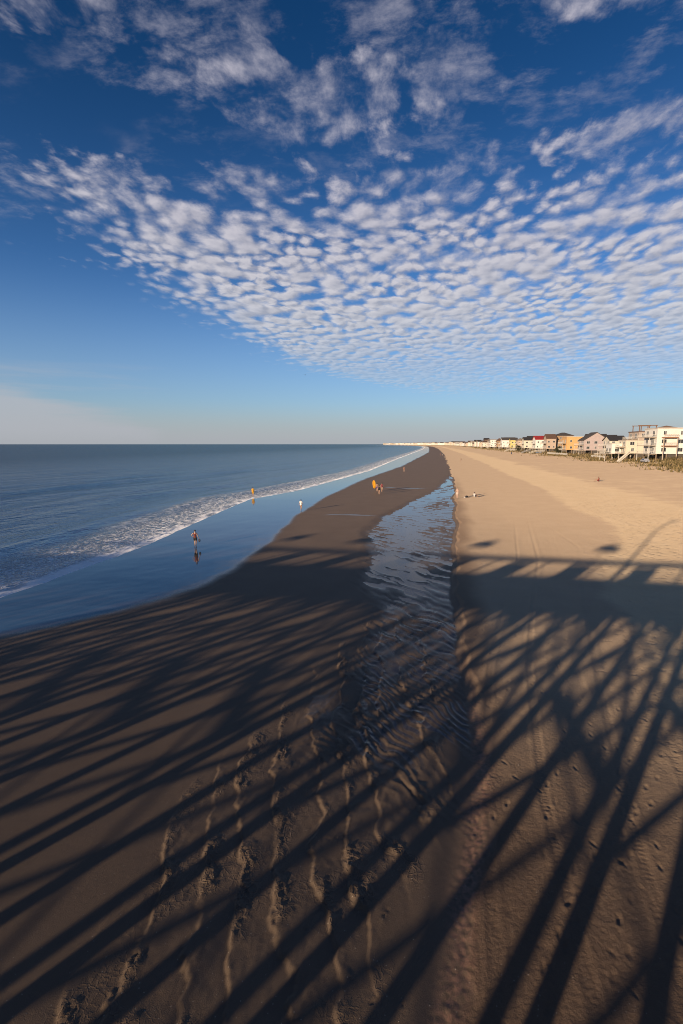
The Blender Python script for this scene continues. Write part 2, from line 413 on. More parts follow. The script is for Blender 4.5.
    for yy, x0, x1 in ((57.5, -13.5, -6.0), (96, -10, 0.5)):      # thin films of water lying across the bar
        spur = np.maximum(spur, ss(.55, .15, np.abs(Y - yy * S - .5 * np.sin(X * .5)) / (yy / 45)) * ss(x0 * S - 1, x0 * S + 3, X) * ss(x1 * S + 2, x1 * S - 1, X))
    film = np.maximum(film, spur * .62)
    pud = mud * ss(9.5, 16, Y) * ss(.02, -.12, cell) * ss(-.15, .2, fbm(X * .4, Y * .25, 2, 95))
    film = np.maximum(film, pud * .42)
    dune = ss(66, 76, X - e - 3 * fbm(X * .05, Y * .03, 3, 99)) * (X > e)
    depth = POOL_Z - Z
    pool = inrun * ss(10, 20, Y) * ss(205, 185, Y)
    film = np.maximum(film, pool * np.maximum((.36 + .12 * ss(-.2, .3, fbm(X * .4, Y * .22, 3, 50))) * ss(12, 21, Y), ss(-.02, .022, depth)))
    film = np.maximum(film, inrun * ss(9, 15, Y) * ss(32, 25, Y) * .66 * ss(.45, .9, np.abs(rip)) * ss(-.25, .15, fbm(X * .5, Y * .3, 2, 49)))
    Z = np.where((pool > .02) & (depth > 0) & (Y > 17), Z + depth * np.clip(pool * 3, 0, 1), Z)
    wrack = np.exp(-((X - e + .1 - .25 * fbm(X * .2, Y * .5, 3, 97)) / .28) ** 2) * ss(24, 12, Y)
    Z += wrack * .02 * fbm(X * 7, Y * 7, 3, 98) * near
    o = grid_mesh('beach', X, Y, Z, sand_material(), dict(wrack=wrack, pool=pool, mud=mud * patchy * (.2 + .8 * lee), wet=wet, film=film, falloff_damp=falloff_damp, soft=softm * dry * (1 - .65 * ss(9, 20, X - e - (4.5 + 9 * ss(20, 60, Y)) - 3 * fbm(X * .07, Y * .04, 2, 10)) * ss(20, 60, Y)), dune=dune))
    tag(o, kind='structure')
    return o

# ------------------------------------------------------------------ sea
def sea_material():
    m, nt, b = newmat('sea_water'); q = NT(nt)
    pos = q.n('ShaderNodeNewGeometry').outputs['Position']
    u = q.attr('off')
    big = q.noise(q.vm('MULTIPLY', pos, (.05, .022, 1)), 1.0, 5, .6)
    col = q.mix(q.ss(2, 40, u), rgb(.026, .050, .074), rgb(.007, .038, .080))
    col = q.mix(q.m('MULTIPLY', big, .5), col, rgb(.03, .085, .14))
    q.put(b.inputs['Specular IOR Level'], q.m('SUBTRACT', .5, q.m('MULTIPLY', q.ss(3, 120, u), .43)))
    # foam: a lip at the edge, broken lace behind it, streaks of old foam
    wn = q.noise(pos, .25, 4, .6); wn2 = q.noise(pos, 1.3, 5, .65)
    uu = q.m('ADD', u, q.m('MULTIPLY', q.m('SUBTRACT', wn, .5), 4.2))
    vv = q.vm('ADD', pos, q.vm('MULTIPLY', q.noise(pos, 1.1, 3, .6, out=1), (1.3, 1.3, 0)))
    vo = q.n('ShaderNodeTexVoronoi', feature='DISTANCE_TO_EDGE'); q.put(vo.inputs['Vector'], vv); vo.inputs['Scale'].default_value = 1.5
    lace = q.ss(.20, .03, vo.outputs['Distance'])
    lace = q.m('MAXIMUM', q.m('MULTIPLY', lace, q.ss(.34, .52, wn2)), q.m('MULTIPLY', q.ss(.47, .62, q.noise(pos, 2.3, 6, .7)), .85))
    lip = q.m('MULTIPLY', q.ss(1.9, .9, uu), q.ss(.38, .56, q.m('ADD', q.m('ADD', q.m('MULTIPLY', wn2, .6), q.m('MULTIPLY', wn, .45)), q.m('MULTIPLY', q.ss(55, 28, q.sep(pos)[1]), .09))))
    lacez = q.m('MULTIPLY', lace, q.m('MULTIPLY', q.ss(10.5, 4.0, uu), .92))
    brk = q.attr('crest')
    brk = q.m('MULTIPLY', brk, q.ss(.35, .62, wn2))
    foam = q.m('MAXIMUM', q.m('MAXIMUM', lip, lacez), brk)
    foam = q.m('MINIMUM', foam, 1.0)
    q.put(b.inputs['Base Color'], q.mix(foam, col, rgb(.86, .86, .87)))
    if 'Diffuse Roughness' in b.inputs: b.inputs['Diffuse Roughness'].default_value = 1.0
    q.put(b.inputs['Roughness'], q.m('ADD', .09, q.m('MULTIPLY', foam, .6)))
    b.inputs['IOR'].default_value = 1.33
    n1 = q.noise(q.vm('MULTIPLY', pos, (1.0, .55, 1)), .9, 6, .62)
    n2 = q.noise(q.vm('MULTIPLY', pos, (.14, .06, 1)), 1.0, 5, .6)
    h = q.m('ADD', q.m('MULTIPLY', n1, .35), q.m('MULTIPLY', n2, 2.2))
    h = q.m('ADD', h, q.m('MULTIPLY', foam, .3))
    q.put(b.inputs['Normal'], q.bump(h, q.m('ADD', .4, q.m('MULTIPLY', q.ss(0, 25, u), .6)), .7))
    b.inputs['Specular IOR Level'].default_value = 0.0
    for l in list(b.inputs['Specular IOR Level'].links): nt.links.remove(l)
    gl = q.n('ShaderNodeBsdfGlossy'); gl.inputs['Color'].default_value = rgb(.9, .95, 1.0); gl.inputs['Roughness'].default_value = .12
    bn = b.inputs['Normal'].links[0].from_socket; q.put(gl.inputs['Normal'], bn)
    fr = q.n('ShaderNodeFresnel'); fr.inputs['IOR'].default_value = 1.33; q.put(fr.inputs['Normal'], bn)
    # many small wave faces tilt the far water towards the viewer: the mirror part levels off
    fac = q.m('MULTIPLY', q.m('MINIMUM', fr.outputs[0], .55), q.m('SUBTRACT', .80, q.m('MULTIPLY', q.ss(5, 260, u), .34)))
    fac = q.m('MULTIPLY', fac, q.m('SUBTRACT', 1.0, foam))
    mx = q.n('ShaderNodeMixShader'); q.put(mx.inputs[0], fac); nt.links.new(b.outputs[0], mx.inputs[1]); nt.links.new(gl.outputs[0], mx.inputs[2])
    nt.links.new(mx.outputs[0], nt.nodes['Material Output'].inputs['Surface'])
    return m
def build_sea():
    ua = np.concatenate([axis([(-3, 30, .22, 1.006), (30, 200, .6, 1.03), (200, 30000, 8, 1.16)])])
    ya = np.concatenate([np.array([-30000, -9000, -3000, -900, -300, -100, -40, -15, -5, 0, 3]), axis([(6, 60, .3, 1.008), (60, 400, .8, 1.014), (400, 31000, 8, 1.07)])])
    U, Y = np.meshgrid(ua, ya)
    X = xw(Y) - U
    wob = 1.2 * fbm(Y * .06, Y * 0 + .5, 3, 5)
    U2 = U + wob
    sw = 0; crest = 0
    fade = ss(700, 120, np.abs(Y)) * ss(120, 50, U)
    for wl, amp, ph, ys in ((15.0, .22, .9, .035), (9.3, .07, 2.2, -.05), (23, .12, 4.0, .02)):
        a = U2 * 2 * np.pi / wl + ph + Y * ys + 1.3 * fbm(X * .03, Y * .025, 2, 7)
        sw = sw + amp * ((.5 + .5 * np.sin(a)) ** 2.2 - .35)
    Z = SEA_Z + sw * fade * ss(1.0, 8, U2) + .015 * fbm(X * .6, Y * .4, 3, 13) * ss(0, 2, U2) * ss(120, 60, Y)
    lipz = .05 * np.exp(-((U2 - .7) / .6) ** 2) * ss(300, 100, Y)
    Z = Z + lipz
    c1 = np.exp(-((U2 - 7.5 - 2.2 * fbm(Y * .04, Y * 0 + 2, 3, 15)) / 1.0) ** 2) * ss(40, 60, Y) * ss(240, 120, Y) * ss(-.1, .35, fbm(Y * .05, Y * 0 + 9, 2, 17) + .2)
    Z = Z + .14 * c1
    tag(grid_mesh('sea', X, Y, Z, sea_material(), dict(off=U, crest=c1 * .9)), kind='structure')

# ------------------------------------------------------------------ world
def build_world():
    w = bpy.data.worlds.new('World'); scene.world = w; w.use_nodes = True
    nt = w.node_tree; q = NT(nt); bg = nt.nodes['Background']
    sky = q.n('ShaderNodeTexSky', sky_type='NISHITA'); sky.sun_disc = False
    sky.sun_elevation = SUN_EL; sky.sun_rotation = SUN_AZ; sky.altitude = 0; sky.air_density = 1.0; sky.dust_density = .6; sky.ozone_density = 3.0
    d = q.n('ShaderNodeTexCoord').outputs['Generated']
    x, y, z = q.sep(d)
    zc = q.m('MAXIMUM', z, .012)
    px, py = q.m('DIVIDE', x, zc), q.m('DIVIDE', y, zc)
    p = q.comb(px, py)
    hsv = q.n('ShaderNodeHueSaturation'); hsv.inputs['Saturation'].default_value = SKY_SAT; q.put(hsv.inputs['Color'], sky.outputs[0])
    base = q.mix(1.0, hsv.outputs[0], q.mix(q.ss(-.05, .66, z), rgb(*SKY_LOW), rgb(*SKY_HIGH)), 'MULTIPLY')
    # high rippled cloud sheet
    warp = q.vm('MULTIPLY', q.vm('SUBTRACT', q.noise(p, 1.1, 3, .55, out=1), (.5, .5, .5)), (.2, .2, 0))
    pw = q.vm('ADD', p, warp)
    zk = q.m('ADD', zc, .07)
    pk = q.vm('ADD', q.comb(q.m('DIVIDE', x, zk), q.m('DIVIDE', y, zk)), warp)
    pa = q.vm('MULTIPLY', pk, (1.15, .86, 1))
    cellmix = q.ss(.42, .58, q.noise(p, 1.7, 3, .5))
    def puffs(v):
        jit = q.vm('ADD', v, q.vm('MULTIPLY', q.vm('SUBTRACT', q.noise(v, 13, 4, .6, out=1), (.5, .5, .5)), (.085, .085, 0)))
        out_ = []
        wv = q.m('ADD', .10, q.m('MULTIPLY', q.ss(1.45, 2.6, py), .27))
        for sc in (13.5, 9.0):
            vo = q.n('ShaderNodeTexVoronoi', feature='SMOOTH_F1', voronoi_dimensions='2D'); q.put(vo.inputs['Vector'], jit)
            vo.inputs['Scale'].default_value = sc; vo.inputs['Smoothness'].default_value = .35
            out_.append(q.m('ADD', q.m('MULTIPLY', q.m('SUBTRACT', 1.02, q.m('MULTIPLY', vo.outputs['Distance'], 1.25)), wv), q.m('MULTIPLY', q.noise(v, sc * .66, 7, .62), q.m('SUBTRACT', 1.0, wv))))
        return q.m('ADD', q.m('MULTIPLY', out_[0], q.m('SUBTRACT', 1.0, cellmix)), q.m('MULTIPLY', out_[1], cellmix))
    puff = puffs(pa)
    sx, sy, _ = q.sep(pw)
    band = q.m('SINE', q.m('ADD', q.m('MULTIPLY', sx, 34.0), q.m('MULTIPLY', sy, -15.0)))
    band2 = q.m('SINE', q.m('ADD', q.m('MULTIPLY', sx, 10.0), q.m('MULTIPLY', sy, 24.0)))
    patch = q.noise(p, .95, 4, .55)
    mid = q.noise(p, 2.6, 4, .55)
    edge = q.m('ADD', px, q.m('MULTIPLY', q.m('SUBTRACT', mid, .5), .7))
    left = q.ss(-2.2, -1.25, q.m('ADD', edge, q.m('MULTIPLY', q.ss(5.5, 12.5, py), -2.1)))
    far = q.ss(13.0, 7.5, q.m('ADD', py, q.m('MULTIPLY', q.m('SUBTRACT', mid, .5), 1.5)))
    nearf = q.ss(1.4, 2.5, q.m('ADD', py, q.m('MULTIPLY', px, -.12)))
    body = q.m('MULTIPLY', q.m('MULTIPLY', left, far), nearf)
    def bump_at(cx, cy, rx, ry):
        ax = q.m('DIVIDE', q.m('SUBTRACT', px, cx), rx); ay = q.m('DIVIDE', q.m('SUBTRACT', py, cy), ry)
        return q.ss(1.0, 0.0, q.m('ADD', q.m('MULTIPLY', ax, ax), q.m('MULTIPLY', ay, ay)))
    extra = q.m('ADD', q.m('ADD', bump_at(-.25, 1.54, .55, .27), bump_at(-.88, 1.12, .26, .12)), q.m('ADD', bump_at(.62, 1.85, .35, .22), bump_at(.38, 1.3, .25, .13)))
    extra = q.m('ADD', extra, q.m('ADD', bump_at(-.55, 1.32, .3, .14), q.m('MULTIPLY', bump_at(-1.35, 1.75, .35, .3), .55)))
    rip = q.m('MULTIPLY', q.m('ADD', q.m('MULTIPLY', band, q.ss(-.3, 1.4, px)), q.m('MULTIPLY', band2, q.ss(.8, -.6, px))), q.m('MULTIPLY', q.ss(2.2, 3.4, py), .055))
    dens = q.m('ADD', q.m('MULTIPLY', puff, .95), q.m('MULTIPLY', patch, .38))
    dens = q.m('ADD', dens, rip)
    dens = q.m('ADD', dens, q.m('MULTIPLY', body, .29))
    dens = q.m('ADD', dens, q.m('MULTIPLY', extra, .185))
    dens = q.m('ADD', dens, q.m('MULTIPLY', q.ss(2.0, 4.5, py), q.m('MULTIPLY', body, .09)))
    cl = q.ss(CL0, CL1, dens)
    cl = q.m('MULTIPLY', cl, q.m('MULTIPLY', left, far))
    wisp = q.m('MULTIPLY', q.ss(.47, .76, q.noise(q.vm('MULTIPLY', pw, (1.0, 1.25, 1)), 4.2, 8, .66)), q.m('MULTIPLY', q.ss(2.4, 1.3, py), .75))
    cl = q.m('MAXIMUM', cl, q.m('MULTIPLY', wisp, q.ss(.36, .52, patch)))
    cl = q.m('MULTIPLY', cl, q.m('SUBTRACT', 1.0, q.m('MULTIPLY', q.ss(3.5, 8.0, py), .55)))
    up = q.ss(.01, .05, z)
    cl = q.m('MULTIPLY', cl, up)
    # shading: the side turned to the sun is brighter
    puff2 = puffs(q.vm('ADD', pa, (-.022, -.04, 0)))
    lit = q.m('ADD', .5, q.m('MULTIPLY', q.m('SUBTRACT', puff2, puff), -3.2), clamp=True)
    thick = q.ss(CL1 - .05, CL1 + .30, dens)
    ccol = q.mix(lit, rgb(*CLOUD_SH), rgb(*CLOUD_LT))
    ccol = q.mix(q.m('MULTIPLY', thick, .55), ccol, rgb(*CLOUD_SH))
    ccol = q.mix(q.ss(.50, .16, z), q.mix(1.0, ccol, rgb(.8, .78, .86), 'MULTIPLY'), ccol)
    out = q.mix(q.m('MULTIPLY', cl, .92), base, ccol)
    # pale bank low over the sea
    st = q.m('MULTIPLY', q.m('ADD', q.m('ADD', px, q.m('MULTIPLY', py, .55)), 1.0), -1.0)
    el = q.noise(q.comb(q.m('MULTIPLY', x, 3.0), q.m('MULTIPLY', z, 26.0)), 1.0, 5, .6)
    bank = q.m('MULTIPLY', q.ss(0.0, 4.0, q.m('ADD', st, q.m('MULTIPLY', q.m('SUBTRACT', el, .5), 12.0))), q.ss(-.01, .03, z))
    bank = q.m('MULTIPLY', bank, q.ss(.16, .09, z))
    out = q.mix(q.m('MULTIPLY', bank, .75), out, rgb(*BANK))
    out = q.mix(q.m('MULTIPLY', q.ss(.32, .0, z), .42), out, rgb(3.5, 4.6, 5.6))
    haze = q.ss(.09, .0, z)
    out = q.mix(q.m('MULTIPLY', haze, .72), out, rgb(*HAZE))
    nt.links.new(out, bg.inputs['Color']); bg.inputs['Strength'].default_value = .1
    sd = bpy.data.lights.new('sun', 'SUN'); sd.energy = SUN_E; sd.angle = R(.62); sd.color = (1, .77, .53)
    so = bpy.data.objects.new('sun', sd); C.objects.link(so)
    v = Vector((math.sin(SUN_AZ) * math.cos(SUN_EL), math.cos(SUN_AZ) * math.cos(SUN_EL), math.sin(SUN_EL)))
    so.rotation_euler = v.to_track_quat('Z', 'Y').to_euler()
SKY_SAT = 1.1; SKY_LOW = (1.3, 1.45, 1.95); SKY_HIGH = (.19, .50, .76)
CL0, CL1 = .77, 1.07
CLOUD_SH = (4.0, 4.15, 4.8); CLOUD_LT = (7.1, 6.9, 7.1); BANK = (5.2, 4.8, 4.9); HAZE = (4.3, 4.4, 4.8); SUN_E = 5.5

# ------------------------------------------------------------------ the pier (behind and under the camera; it throws the shadows)
DECK = 6.58; PW = 5.8; RAILH = 1.30
BAY = 3.9; X0 = -2.46
ROWS = (-.35, -3.0, -5.65)
def build_pier():
    W = wood()
    root = empty('pier', (0, 0, 0), 0, 'long wooden fishing pier on round piles, its shadow crossing the whole beach', 'pier')
    n0, n1 = -14, 9
    xs_ = [X0 + BAY * n for n in range(n0, n1 + 1)]
    xa, xb = xs_[0] - 1, xs_[-1] + 1
    d = MB()
    x = xa
    while x < xb: d.box(x, x + .235, -PW - .05, -.05, DECK - .06, DECK); x += .24
    d.build('deck', W, root)
    for y in ROWS:
        yy = max(-PW + .05, min(-.15, y))
        MB().box(xa, xb, yy - .1, yy + .1, DECK - .40, DECK - .062).build('stringer', W, root)
    for x in xs_:
        for y in ROWS:
            zb = min(gz(x, y), 0) - .6
            MB().tube([(x, y, zb), (x, y, 2), (x, y, DECK - .405)], [.205, .19, .175], 12).build('pile', W, root, True)
        for sx in (-.24, .24):
            MB().box(x + sx - .05, x + sx + .05, -PW, -.1, DECK - .72, DECK - .402).build('cap_beam', W, root)
        m = MB()
        m.box(x + .18, x + .27, -PW, -.1, 3.40, 3.66)
        m.build('girt', W, root)
        m = MB(); zl, zh = 3.7, 5.9
        m.bar((x - .24, ROWS[0], zl), (x - .24, ROWS[2], zh), .07, .24, (1, 0, 0)); m.bar((x + .24, ROWS[0], zh), (x + .24, ROWS[2], zl), .07, .24, (1, 0, 0))
        m.build('cross_brace', W, root)
    for i in range(len(xs_) - 1):
        a, b = xs_[i], xs_[i + 1]
        for y, tiers in ((ROWS[0] + .24, BR), (ROWS[2] - .24, BR), (ROWS[1] + .24, BR[1:])):
            for zl, zh in tiers:
                m = MB()
                wd = .26 if zl < 3 else .33
                m.bar((a, y, zl), (b, y, zh), .07, wd, (0, 1, 0)); m.bar((a, y - .09, zh), (b, y - .09, zl), .07, wd, (0, 1, 0))
                m.build('long_brace', W, root)
    for y in (-.12, -PW + .02):
        for i in range(len(xs_) - 1):
            a, b = xs_[i], xs_[i + 1]
            m = MB()
            for t in (0, .5): m.box(a + t * BAY - .07, a + t * BAY + .07, y - .05, y + .05, DECK, DECK + RAILH - .06)
            m.box(a, b, y - .16, y + .16, DECK + RAILH - .055, DECK + RAILH)
            m.box(a, b, y + .055, y + .085, DECK + RAILH - .34, DECK + RAILH - .06)
            m.box(a, b, y + .055, y + .085, DECK + .5, DECK + .56)
            m.build('railing', W, root)
    return root
BR = ((1.95, 3.5), (3.6, 5.9))
def build_pier_furniture():
    W = wood((.2, .15, .1))
    b = empty('shadow_bench', (0, 0, DECK), 0, 'unseen wooden bench added on the pier to cast a wide shadow bar', 'bench', 'unseen shadow casting benches along the pier rail')  # unseen benches, added so their backs throw wide bars into the rail shadow
    MB().box(-.8, .8, -.25, .2, .42, .47).build('seat', W, b); MB().box(-.8, .8, -.33, -.28, .5, 1.15).build('backrest', W, b)
    for sx in (-.7, .7): MB().box(sx - .05, sx + .05, -.27, .18, 0, .42).build('leg', W, b)
    for i in range(15):
        o = b if i == 0 else copy_tree(b)
        o.location = (-44 + i * 4.55, -1.0, DECK)
    u = empty('parasol', (0, 0, DECK), 0, 'round open parasol standing on the pier deck', 'parasol', 'parasols along the pier')
    MB().tube([(0, 0, 0), (0, 0, 2.85)], .022).build('pole', paint((.6, .6, .6), .4), u)
    MB().lathe([(0, 2.9), (.35, 2.8), (.7, 2.62), (.98, 2.42), (.96, 2.38), (.68, 2.56), (0, 2.82)], 16).build('canopy', paint((.5, .35, .2), .8), u, True)
    MB().lathe([(0, .1), (.2, .1), (.24, 0), (0, 0)], 16).build('base', paint((.2, .2, .2)), u)
    for i, (sx, sy) in enumerate(((5.4, 42.7), (16.2, 43.8), (-11.6, 42.9), (-5.0, 43.1))):
        o = u if i == 0 else copy_tree(u)
        o.location = (sx * S - TA * (sy * S + 1.7), -1.7, DECK)
    M = paint((.25, .26, .27), .5, metal=.6)
    l = empty('pier_lamp', (-8.5, -.3, DECK), 0, 'tall curved lamp post bolted to the pier rail', 'lamp post')
    MB().tube([(0, 0, 0), (-.25, 0, 1.8), (-.75, 0, 3.7), (-.85, .02, 4.3), (-.62, .06, 4.9), (-.3, .1, 5.35)], [.11, .1, .09, .085, .08, .075]).build('pole', M, l, True)
    MB().blob((-.05, .12, 5.5), (.5, .18, .1), 1, .05).build('lamp_head', M, l, True)

# ------------------------------------------------------------------ people
def nearest_bone(c, V, E):
    best = None
    for i, (a, b) in enumerate(E):
        p, q = V[a], V[b]; d = q - p; t = max(0, min(1, (c - p).dot(d) / d.length_squared)); r = (c - p - d * t).length
        if best is None or r < best[0]: best = (r, i, t)
    return best
def person(name, loc, rz, label, pose, clothes, hair_col, skin_col, scale=1.0, group=None, long_hair=False):
    J = dict(pelvis=(0, 0, .93), waist=(0, 0, 1.08), chest=(0, 0, 1.28), neck0=(0, -.01, 1.42), neck=(0, .0, 1.49), head0=(0, .025, 1.555), head1=(0, .02, 1.625), head2=(0, .01, 1.685),
             nose=(0, .112, 1.60),
             shl=(-.165, -.01, 1.385), ell=(-.225, -.03, 1.10), wrl=(-.235, .04, .86), shr=(.165, -.01, 1.385), elr=(.225, -.03, 1.10), wrr=(.235, .04, .86),
             hil=(-.09, 0, .87), knl=(-.10, .02, .49), anl=(-.10, -.02, .08), tol=(-.115, .14, .035), hir=(.09, 0, .87), knr=(.10, .02, .49), anr=(.10, -.02, .08), tor=(.115, .14, .035))
    J.update(pose)
    J = {k: Vector(v) for k, v in J.items()}
    rad = dict(pelvis=(.14, .105), waist=(.118, .09), chest=(.145, .10), neck0=(.075, .065), neck=(.052, .052), head0=(.068, .075), head1=(.076, .092), head2=(.055, .068), nose=(.012, .012),
               shl=(.056, .056), ell=(.040, .040), wrl=(.027, .027), shr=(.056, .056), elr=(.040, .040), wrr=(.027, .027),
               hil=(.092, .092), knl=(.058, .058), anl=(.038, .038), tol=(.034, .03), hir=(.092, .092), knr=(.058, .058), anr=(.038, .038), tor=(.034, .03))
    E = [('pelvis', 'waist'), ('waist', 'chest'), ('chest', 'neck0'), ('neck0', 'neck'), ('neck', 'head0'), ('head0', 'head1'), ('head1', 'head2'), ('head0', 'nose')]
    for s in 'lr': E += [('chest', 'sh' + s), ('sh' + s, 'el' + s), ('el' + s, 'wr' + s), ('pelvis', 'hi' + s), ('hi' + s, 'kn' + s), ('kn' + s, 'an' + s), ('an' + s, 'to' + s)]
    for s, sg in (('l', -1), ('r', 1)):
        fd = (J['wr' + s] - J['el' + s]).normalized(); side = fd.cross(Vector((sg, 0, 0)))
        if side.length < .2: side = fd.cross(Vector((0, 0, 1)))
        side.normalize(); curl = fd.cross(side)
        pm = 'pm' + s; J[pm] = J['wr' + s] + fd * .075; rad[pm] = (.034, .02); E.append(('wr' + s, pm))
        for k, (o, L) in enumerate(((-.027, .07), (-.009, .08), (.009, .075), (.027, .058))):
            a, b = 'f%s%da' % (s, k), 'f%s%db' % (s, k)
            J[a] = J[pm] + fd * L * .5 + side * o; J[b] = J[pm] + fd * L * .92 + side * o * 1.1 + curl * .02
            rad[a] = (.0095, .0095); rad[b] = (.008, .008); E += [(pm, a), (a, b)]
        a, b = 'th%sa' % s, 'th%sb' % s
        J[a] = J['wr' + s] + fd * .04 - side * .045; J[b] = J['wr' + s] + fd * .085 - side * .06 + curl * .01
        rad[a] = (.011, .011); rad[b] = (.009, .009); E += [('wr' + s, a), (a, b)]
    names = list(J); idx = {n: i for i, n in enumerate(names)}
    me = bpy.data.meshes.new('person'); me.from_pydata([J[n] for n in names], [(idx[a], idx[b]) for a, b in E], [])
    o = bpy.data.objects.new('person', me); C.objects.link(o)
    sk = o.modifiers.new('skin', 'SKIN'); sk.use_smooth_shade = True
    o.modifiers.new('sub', 'SUBSURF').levels = 1
    if not me.skin_vertices: me.attributes
    lay = me.skin_vertices[0].data
    for n in names: lay[idx[n]].radius = rad[n]; lay[idx[n]].use_root = (n == 'pelvis')
    dg = bpy.context.evaluated_depsgraph_get(); dg.update()
    body = bpy.data.meshes.new_from_object(o.evaluated_get(dg))
    bpy.data.objects.remove(o); bpy.data.meshes.remove(me)
    body.name = 'person'
    body.materials.clear(); body.materials.append(paint(skin_col, .55, .1, 8))
    ob = bpy.data.objects.new(name, body); C.objects.link(ob)
    V = [J[n] for n in names]; EI = [(idx[a], idx[b]) for a, b in E]
    cls = []
    for f in body.polygons:
        r, i, t = nearest_bone(f.center, V, EI); cls.append((E[i], t))
    def shell(nm, want, off, mat):
        fs = [f for f in body.polygons if want(cls[f.index][0], cls[f.index][1], f.center)]
        if not fs: return
        vs = sorted({v for f in fs for v in f.vertices}); mp = {v: k for k, v in enumerate(vs)}
        m2 = bpy.data.meshes.new(nm)
        m2.from_pydata([body.vertices[v].co + body.vertices[v].normal * off for v in vs], [], [[mp[v] for v in f.vertices] for f in fs])
        m2.polygons.foreach_set('use_smooth', [True] * len(m2.polygons)); m2.materials.append(mat)
        c = bpy.data.objects.new(nm, m2); C.objects.link(c); c.parent = ob
    TOP = {('pelvis', 'waist'), ('waist', 'chest'), ('chest', 'neck0'), ('chest', 'shl'), ('chest', 'shr')}
    for nm, kind, col in clothes:
        mt = paint(col, .8, .15, 12)
        if kind == 'suit': shell(nm, lambda b, t, c: (b in TOP and not (b == ('chest', 'neck0') and t > .6)) or (b[0] == 'pelvis') or (b[0] in ('hil', 'hir') and t < .16), .012, mt)
        if kind == 'tank': shell(nm, lambda b, t, c: b in TOP and not (b == ('chest', 'neck0') and t > .7), .014, mt)
        if kind == 'tee': shell(nm, lambda b, t, c: b in TOP or (b[0] in ('shl', 'shr') and t < .5) or (b[0] == 'pelvis' and b[1] != 'waist'), .02, mt)
        if kind == 'robe': shell(nm, lambda b, t, c: b in TOP or b[0] in ('shl', 'shr') or b[0] == 'pelvis' or (b[0] in ('hil', 'hir') and t < .8), .035, mt)
        if kind == 'shorts': shell(nm, lambda b, t, c: (b[0] == 'pelvis' and b[1] != 'waist') or (b[0] in ('hil', 'hir') and t < .5), .016, mt)
        if kind == 'briefs': shell(nm, lambda b, t, c: (b[0] == 'pelvis' and b[1] != 'waist') or (b[0] in ('hil', 'hir') and t < .15), .01, mt)
    hd = J['head1']
    shell('hair', lambda b, t, c: b[0] in ('head0', 'head1') and b[1] != 'nose' and (c.y < hd.y + .035 or c.z > hd.z + .05) and c.z > hd.z - (.09 if long_hair else .05), .018, paint(hair_col, .7, .3, 20))
    ey = MB()
    for s in (-1, 1): ey.blob((hd.x + s * .032, hd.y + .086, hd.z + .0), (.013, .008, .009), 1, 0, 1)
    ey.build('eyes', paint((.03, .02, .02), .3), ob, True)
    MB().blob((hd.x, hd.y + .088, hd.z - .07), (.024, .008, .007), 1, 0, 1).build('mouth', paint((.3, .1, .09), .5), ob, True)
    ob.location = loc; ob.rotation_euler = (0, 0, rz); ob.scale = (scale,) * 3
    return tag(ob, label, 'person', group)
def walk(a=.2):
    return dict(knl=(-.1, .15 + a * .3, .51), anl=(-.1, .05 + a, .1), tol=(-.11, .2 + a, .06), knr=(.1, -.02, .49), anr=(.1, -.12 - a, .12), tor=(.11, .03 - a, .035),
                ell=(-.23, -.1, 1.12), wrl=(-.23, -.08 - a * .3, .88), elr=(.23, 0, 1.11), wrr=(.23, .16 + a * .3, .93))
SIT = dict(pelvis=(0, 0, .12), waist=(0, -.03, .27), chest=(0, -.04, .46), neck0=(0, -.03, .60), neck=(0, -.01, .67), head0=(0, .02, .735), head1=(0, .015, .805), head2=(0, .005, .865), nose=(0, .107, .78),
           shl=(-.165, -.04, .565), shr=(.165, -.04, .565), ell=(-.24, .10, .36), elr=(.24, .10, .36), wrl=(-.13, .30, .42), wrr=(.13, .30, .42),
           hil=(-.09, .04, .115), hir=(.09, .04, .115), knl=(-.12, .40, .44), knr=(.12, .40, .44), anl=(-.11, .62, .07), anr=(.11, .62, .07), tol=(-.12, .77, .035), tor=(.12, .77, .035))
